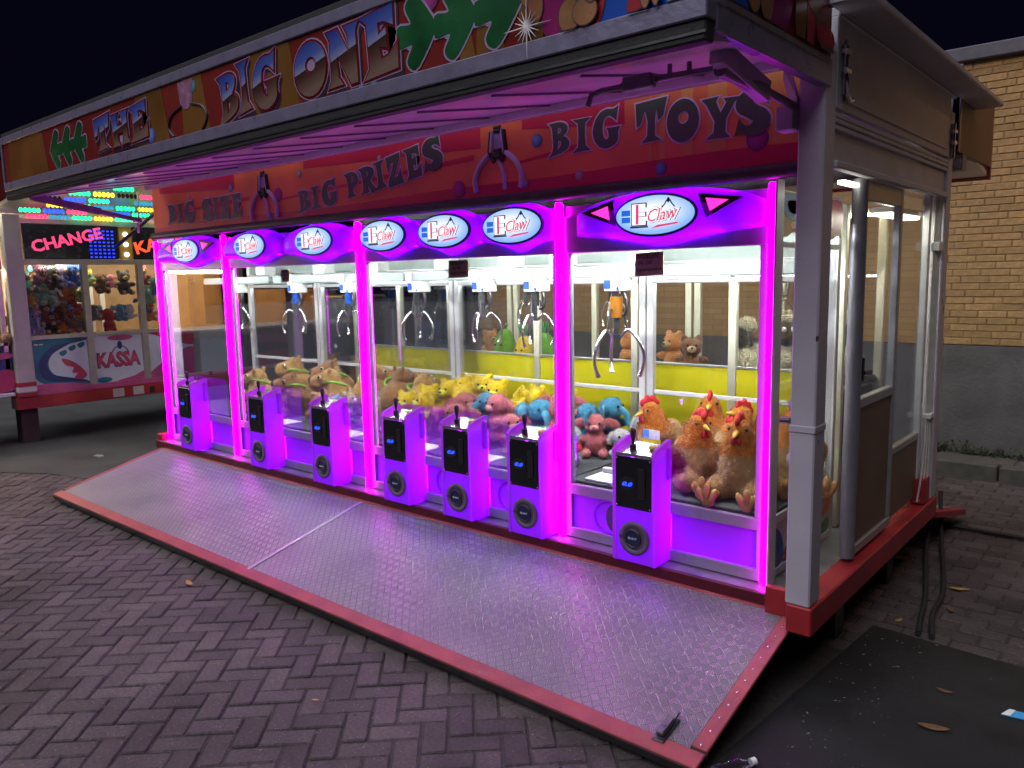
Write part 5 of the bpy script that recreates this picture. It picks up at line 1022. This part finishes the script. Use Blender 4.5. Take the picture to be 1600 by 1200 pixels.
text(K, 'sign_letters', 'KASSA', (BX-.0175, .485, .775), Y, Z, X, .51, .19, NAVYP, .05, t=.002); text(K, 'sign_letters', 'KASSA', (BX-.0145, .495, .785), Y, Z, X, .49, .175, mat('print coral', (.62, .08, .14), .4), .03, t=.002)
b = MB()
for sx_ in (-1, 1): b.tube([Vector((BX-.014, .76+p_.x*sx_, 1.03+p_.y)) for p_ in crom([(.02, .0), (.07, -.03), (.1, -.08)], 4)], .006, 5)
b.ell((BX-.016, .76, 1.04), (.004, .03, .05), None, 10, 6); b.build('printed_claw', NAVYP, K)
for q_ in (0, .05): MB().box(BX-.0178, BX-.0168, -.17+q_, -.13+q_, 1.102, 1.116).build('small_print', WHITE, K)
# led signs
BP = mat('black sign board', (.012, .012, .03), .25, 0, .2)
for ya, yb2 in ((-.17, .85), (1.02, 1.9)): MB().box(BX-.06, BX-.02, ya, yb2, 2.062, 2.448, .004).build('sign_board', BP, K)
text(K, 'led_letters', 'CHANGE', (BX-.019, -.08, 2.13), Y, Z, X, .78, .135, emat('led pink', (1, .06, .22), .8), .03, rot=13); text(K, 'led_letters', 'KASSA', (BX-.019, 1.06, 2.12), Y, Z, X, .66, .15, emat('led orange', (1, .10, .02), .8), .03, rot=14)
b = MB()
for i in range(8):
    for j in range(6): b.box(BX-.0195, BX-.014, .52+.05*j, .545+.05*j, 2.08+.043*i, 2.096+.043*i)
b.build('led_dots', emat('led deep blue', (.01, .04, 1), 1.6), K)['kind'] = 'stuff'
for i in range(3): MB().ell((BX-.0, .93, 2.12+.12*i), .028, None, 12, 8).build('bulb', emat('white bulb', (.8, .95, 1), 2), K)
MB().box(BX-.05, BX-.02, .86, 1.01, 2.062, 2.448).build('sign_pillar', mat('amber pillar', (.6, .3, .03), .5, 0, .1), K)
# booth interior
MB().box(BX-1.4, BX-1.36, -.4, 2.6, .55, 2.6).build('back_wall', mat('booth back wall', (.5, .34, .2), .6, 0, .15, 5), K); MB().box(BX-1.4, BX-.06, -.4, 2.6, 1.14, 1.16).build('shelf', mat('booth back wall'), K); MB().box(BX-1.4, BX-.06, -.22, -.20, .56, 2.5).build('side_wall', mat('booth back wall'), K)
MB().box(BX-.75, BX-.73, -.18, .40, 1.165, 2.0).build('display_board', mat('amber board', (.6, .3, .08), .6), K)
MB().box(BX-.055, BX-.03, -.15, 2.5, 2.02, 2.04).build('lamp_tube', emat('booth tube', (1, .84, .55), 75), K); MB().box(BX-1.4, BX+.02, -.4, 2.6, 2.56, 2.6).build('roof', PAINTW, K)
for y in (.62, .78, .92): MB().box(BX-.9, BX-.86, y, y+.06, 1.17, 1.85).build('inner_post', WHITE, K)
# canopy with bulb rows
MB().box(BX+.02, BX+1.75, -.4, 2.6, 2.60, 2.64, 0, rotm('Y', -7), (BX+.02, 0, 2.6)).build('canopy', mat('booth soffit', (.35, .33, .3), .4, .3), K)
bars = [('y', emat('bulb yellow', (1, .62, .03), 2.2)), ('g', emat('bulb green', (.01, .8, .25), 2.2)), ('b', emat('bulb blue', (.01, .06, 1), 2.2)), ('r', emat('bulb red', (1, .03, .12), 2.2)), ('d', mat('unlit bulb', (.14, .03, .04), .3)), ('t', emat('bulb teal', (.02, .3, .5), .9))]
BM = {}
q = MB()
for i in range(5): q.ell((0, -.085+.0425*i, 0), (.019, .019, .026), None, 10, 6)
o = q.build('bulb_bar', None, K); BM = o.data; bpy.data.objects.remove(o)
pat = 'ygbrygtdbgyrbygdgybtrg'; k = 0
for r_ in range(6):
    for i in range(12):
        if (i*7+r_*3) % 6 == 0: continue
        o = bpy.data.objects.new('bulb_bar', BM); COL.objects.link(o); o.parent = K; o.location = (BX+.08+r_*.30, -.28+i*.235+.07*(r_ % 2), 2.525+r_*.037); k += 1
        if not BM.materials: BM.materials.append(bars[0][1])
        o.material_slots[0].link = 'OBJECT'; o.material_slots[0].material = dict(bars)[pat[(i*3+r_*5+i//4) % len(pat)]]
MB().cyl((BX+.9, .9, 2.56), (BX+.05, .78, 2.2), .02, 8).build('canopy_strut', STEELD, K)
# booth toys
cols = {'mint': (.2, .45, .36), 'teal': (.03, .2, .2), 'plum': (.12, .03, .09), 'black': (.02, .02, .022), 'orange': (.62, .2, .02), 'white': (.6, .6, .58), 'blue': (.03, .12, .5), 'red': (.45, .03, .03), 'maroon': (.2, .03, .04), 'gold': (.5, .3, .04), 'grey': (.22, .22, .24), 'lilac': (.36, .34, .6), 'brown': (.16, .07, .03), 'pink': (.6, .2, .28), 'sky': (.12, .35, .5), 'lime': (.3, .45, .06)}
def booth_toy(src, used, cname, y, z, s, label, rz=90, tilt=(0, 0), dx=-.16):
    F = fur('booth '+cname, cols[cname]); return place(src, used, BX+dx, y, z, rz, s, label, 'toys hung in the cash booth windows', tilt, {k: F for k in ('body', 'head', 'arm', 'leg', 'ear', 'trunk')} | {k: fur('sand muzzle', (.42, .30, .18)) for k in ('muzzle', 'paw_pad')})
W1 = [(bunny, 'teal', -.13, 1.76), (None, 'plum', .02, 1.84), (None, 'black', .13, 1.80), (None, 'lilac', .24, 1.82), (None, 'blue', .34, 1.84), (None, 'gold', -.12, 1.58), (None, 'mint', .02, 1.62), (None, 'white', .14, 1.60), (None, 'orange', .24, 1.66), (None, 'lime', .34, 1.64), (None, 'red', .32, 1.50), (None, 'sky', -.13, 1.40), (None, 'maroon', .03, 1.40), (None, 'brown', .18, 1.40), (None, 'grey', .33, 1.36)]
kinds = [(yb_, u_yb, 'bear'), (el, u_el, 'elephant'), (pk, u_pk, 'bunny')]
for i, (_, cn_, y, z) in enumerate(W1):
    s_, uu, kn = kinds[i % 3]; row = 'top row' if z > 1.72 else ('middle row' if z > 1.48 else 'lower row'); booth_toy(s_, uu, cn_, y, z-.08, .8, f'{cn_} plush {kn} hanging in the {row} of the left booth window', 90+random.uniform(-25, 25), (random.uniform(-12, 12), 0))
for i, (cn_, y, kn) in enumerate((('lilac', -.10, 1), ('black', .07, 0), ('orange', .20, 2), ('grey', .30, 0), ('gold', .37, 1))): booth_toy(kinds[kn][0], kinds[kn][1], cn_, y, 1.215, .8, f'{cn_} plush {kinds[kn][2]} sitting at the bottom of the left booth window', 90+random.uniform(-20, 20))
for cn_, y, z, kn, s_, tl in (('lime', .52, 1.78, 0, .6, 0), ('brown', .66, 1.70, 1, .75, 0), ('pink', .78, 1.76, 2, .55, 0), ('black', .93, 1.68, 0, .85, 0), ('grey', .55, 1.38, 1, .6, 0), ('red', .71, 1.28, 0, .8, 170), ('sky', .85, 1.36, 1, .65, 0), ('white', .97, 1.32, 2, .6, 170)): booth_toy(kinds[kn][0], kinds[kn][1], cn_, y, z+(.2 if tl else -.04), s_, f'{cn_} plush {kinds[kn][2]} hanging in the middle booth window'+(' upside down' if tl else ''), 90, (tl, 0))
for cn_, y, z, kn in (('maroon', 1.16, 1.75, 0), ('mint', 1.2, 1.52, 1), ('blue', 1.15, 1.4, 2), ('orange', 1.22, 1.3, 0), ('teal', 1.3, 1.62, 1)): booth_toy(kinds[kn][0], kinds[kn][1], cn_, y, z, .7, f'{cn_} plush {kinds[kn][2]} on the shelves right of the KASSA window')
# neighbouring booth at the far left edge
NB = thing('prize_booth', 'pink and blue prize booth at the left edge with plush bear on its shelf', 'booth')
MB().box(BX-.1, BX-.02, -2.6, -.40, .56, .60, .005).build('bottom_rail', WHITE, NB); MB().box(BX-.1, BX-.05, -2.6, -.40, .60, 1.05).build('lower_panel', NAVYP, NB)
MB().prism(sm([(-.42, .62), (-1.4, .62), (-1.4, .8), (-.8, .78), (-.42, .86)], 4), (BX-.049, 0, 0), Y, Z, X, .002).build('printed_swirl', mat('print rose'), NB)
MB().prism(sm([(-.42, .98), (-1.4, .9), (-1.4, 1.04), (-.8, 1.04), (-.42, 1.04)], 4), (BX-.049, 0, 0), Y, Z, X, .002).build('printed_swirl', PNK, NB)
MB().box(BX-.9, BX-.05, -2.6, -.40, 1.12, 1.15).build('shelf', WHITE, NB); MB().box(BX-.95, BX-.9, -2.6, -.4, .6, 2.5).build('back_wall', mat('amber board'), NB)
MB().box(BX-.1, BX-.04, -2.6, -.40, 1.95, 2.10, .004).build('head_board', PNK, NB); MB().box(BX-.1, BX-.04, -2.6, -.40, 2.10, 2.45, .004).build('sign_board', BP, NB)
MB().box(BX-.1, BX-.05, -.46, -.41, .6, 2.5, .004).build('post', BAL, NB); MB().box(BX-.5, BX-.46, -2.5, -.45, 1.90, 1.93).build('lamp_tube', MATS['booth tube'], NB)
MB().box(BX+.0, BX+.06, -2.5, -.45, 2.50, 2.56).build('lamp_tube', emat('canopy tube', (1, .9, .62), 9), NB)
MB().prism(sm([(-.42, 2.62), (-2.6, 2.62), (-2.6, 4.1), (-1.6, 4.2), (-.9, 3.9), (-.45, 3.3)], 4), (BX+.05, 0, 0), Y, Z, X, .05).build('roof_sign', mat('print dark red', (.30, .03, .03), .4, 0, .4, 1.5), NB)
MB().prism(ring(-.62, 2.95, .17, .2), (BX+.101, 0, 0), Y, Z, X, .003).build('roof_ball', BALLS['blue'], NB)
for i in range(10):
    o = bpy.data.objects.new('bulb_bar', BM); COL.objects.link(o); o.parent = NB; o.location = (BX+.14, -1.1-i*.24, 4.25); o.material_slots[0].link = 'OBJECT'; o.material_slots[0].material = dict(bars)['yygytyg'[i % 7]]
o = place(yb_, u_yb, BX-.25, -.50, 1.152, 80, 1.6, 'large peach plush bear on the shelf of the prize booth', 'toys in the prize booth', recol={k: fur('peach', (.6, .36, .2)) for k in ('body', 'head', 'arm', 'leg')} | MZ)
place(el, u_el, BX-.2, -.52, .98, 70, .8, 'pale blue plush elephant below the shelf of the prize booth', 'toys in the prize booth', recol={k: fur('booth lilac', cols['lilac']) for k in ('body', 'head', 'arm', 'leg', 'ear', 'trunk')})

# ================================================================== LOOSE THINGS ON THE GROUND
mt = MB().box(.30, 1.95, -1.9, .60, .003, .014, .003, rotm('Z', -4), (.3, .6, 0)).build('rubber_mat', mat('black mat', (.010, .0105, .012), .7, 0, .35, 5, .3, 140)); tag(mt, 'large black rubber mat lying on the pavers beside the trailer', 'mat')
for k, pts in enumerate(([(.20, 2.2, .3), (.24, 1.9, .06), (.33, 1.5, .03), (.42, 1.1, .02), (.46, .85, .02), (.50, .62, .02)], [(.22, 2.3, .3), (.28, 2.1, .05), (.40, 1.6, .02), (.48, 1.2, .02), (.5, .9, .02), (.56, .62, .02)], [(.2, 2.5, .02), (.45, 2.5, .02), (.8, 2.48, .02), (1.4, 2.3, .02)])):
    c_ = MB().tube(crom(pts, 6), .013, 8).build('cable', RUB); tag(c_, ('black cable running to the mat, left one of the pair', 'black cable running to the mat, right one of the pair', 'black cable crossing the pavers towards the kerb')[k], 'cable', 'black cables on the ground')
bo = thing('plastic_bottle', 'clear crumpled plastic bottle lying beside the ramp corner', 'bottle', (.27, -.93, .032), math.radians(62))
MB().lathe([(0, -.09), (.028, -.088), (.03, -.05), (.027, -.03), (.031, 0), (.028, .03), (.024, .05), (.012, .075), (.011, .09)], (0, 0, 0), 14, 'x').build('bottle_body', ACRYL, bo); MB().cyl((.085, 0, 0), (.105, 0, 0), .014, 12).build('cap', WHITE, bo)
def leaf(x, y, s, rz, label, col, z=.006):
    pts = sm([(-1, 0), (-.4, .32), (.3, .34), (1, 0), (.3, -.3), (-.4, -.3)], 4); vs = [(a*s, c*s, .25*s*a*a*.5+.12*s*abs(c)) for a, c in pts]
    o = MB().add(vs+[(a, b_, c-.0015) for a, b_, c in vs], [tuple(range(len(vs))), tuple(range(len(vs), 2*len(vs)))[::-1]]+[(i, (i+1) % len(vs), len(vs)+(i+1) % len(vs), len(vs)+i) for i in range(len(vs))]).build('fallen_leaf', col); o.location = (x, y, z); o.rotation_euler = (0, 0, math.radians(rz)); tag(o, label, 'leaf', 'fallen leaves'); return o
YL = mat('yellow leaf', (.42, .24, .05), .7, 0, .2, 40); BL = mat('brown leaf', (.16, .08, .035), .8, 0, .3, 40); GLF = mat('green leaf', (.10, .14, .04), .7, 0, .2, 40)
leaf(-2.98, -1.24, .045, -10, 'yellow leaf on the pavers below the ramp seam', YL)
leaf(.53, 1.36, .05, 20, 'yellowish leaf on the pavers near the two cables', YL, .01)
leaf(.33, .30, .06, 60, 'green torn leaf in the dark strip beside the mat', GLF)
leaf(.75, -.20, .055, 15, 'brown crumpled leaf lying on the black mat', BL, .02)
leaf(.38, .75, .03, 70, 'small pale leaf on the pavers at the mat corner', YL); leaf(.55, 1.05, .04, 120, 'brown leaf on the pavers between cables and mat', BL)
leaf(.72, .12, .03, 0, 'small brown leaf near the middle of the mat', BL, .02)
leaf(-1.3, -1.55, .018, 30, 'tiny yellow leaf on the pavers near the ramp edge', YL)
tb = MB().prism([(0, 0), (.11, .02), (.10, .07), (.02, .06)], (.93, .06, .018), X, Y, Z, .004).build('paper_scrap', mat('blue white card', (.05, .35, .75), .5)); tag(tb, 'blue and white paper scrap on the mat at the right edge', 'paper'); MB().prism([(.0, .0), (.03, .005), (.04, .062), (.02, .06)], (.93, .06, .023), X, Y, Z, .001).build('white_corner', WHITE, tb)
rc2 = MB().lathe([(.03, 0), (.05, .04), (.055, .05), (.045, .052), (.025, .01)], (.50, 4.06, .13), 14).build('red_cup', mat('red plastic', (.6, .05, .08), .4)); tag(rc2, 'red plastic cup on the kerb at the right edge', 'cup')
pb2 = MB().prism([(0, 0), (.12, .01), (.14, .05), (.05, .07), (-.01, .04)], (-7.1, -.15, .008), X, Y, Z, .012).build('litter_scrap', mat('pale litter', (.3, .3, .32), .6)); tag(pb2, 'pale litter scrap on the concrete in front of the cash booth', 'litter')

gr = MB()
for i in range(440):
    if i < 260: x, y = random.uniform(-3.5, .9), random.uniform(-2.6, -1.12)
    elif i < 400: x, y = random.uniform(.28, .62), random.uniform(-.9, 1.6)
    else: x, y = random.uniform(.4, 1.7), random.uniform(-1.2, 2.6)
    z = .0165 if (.31 < x < 1.95 and y < .58) else .003; a_ = random.uniform(0, 6.28); l_ = random.choice((.003, .004, .005, .007, .010)); u_, v_ = Vector((math.cos(a_), math.sin(a_), 0)), Vector((-math.sin(a_), math.cos(a_), 0))
    c_ = Vector((x, y, z)); gr.add([c_-u_*l_, c_-v_*l_*.45, c_+u_*l_, c_+v_*l_*.5, c_+Z*l_*.4], [(0, 1, 4), (1, 2, 4), (2, 3, 4), (3, 0, 4)])
tag(gr.build('grit', mat('pale grit', (.17, .15, .13), .8, 0, .4, 30, rnd=.5, island=True)), 'pale grit and crumbs scattered over pavers and mat', 'grit', kind='stuff')
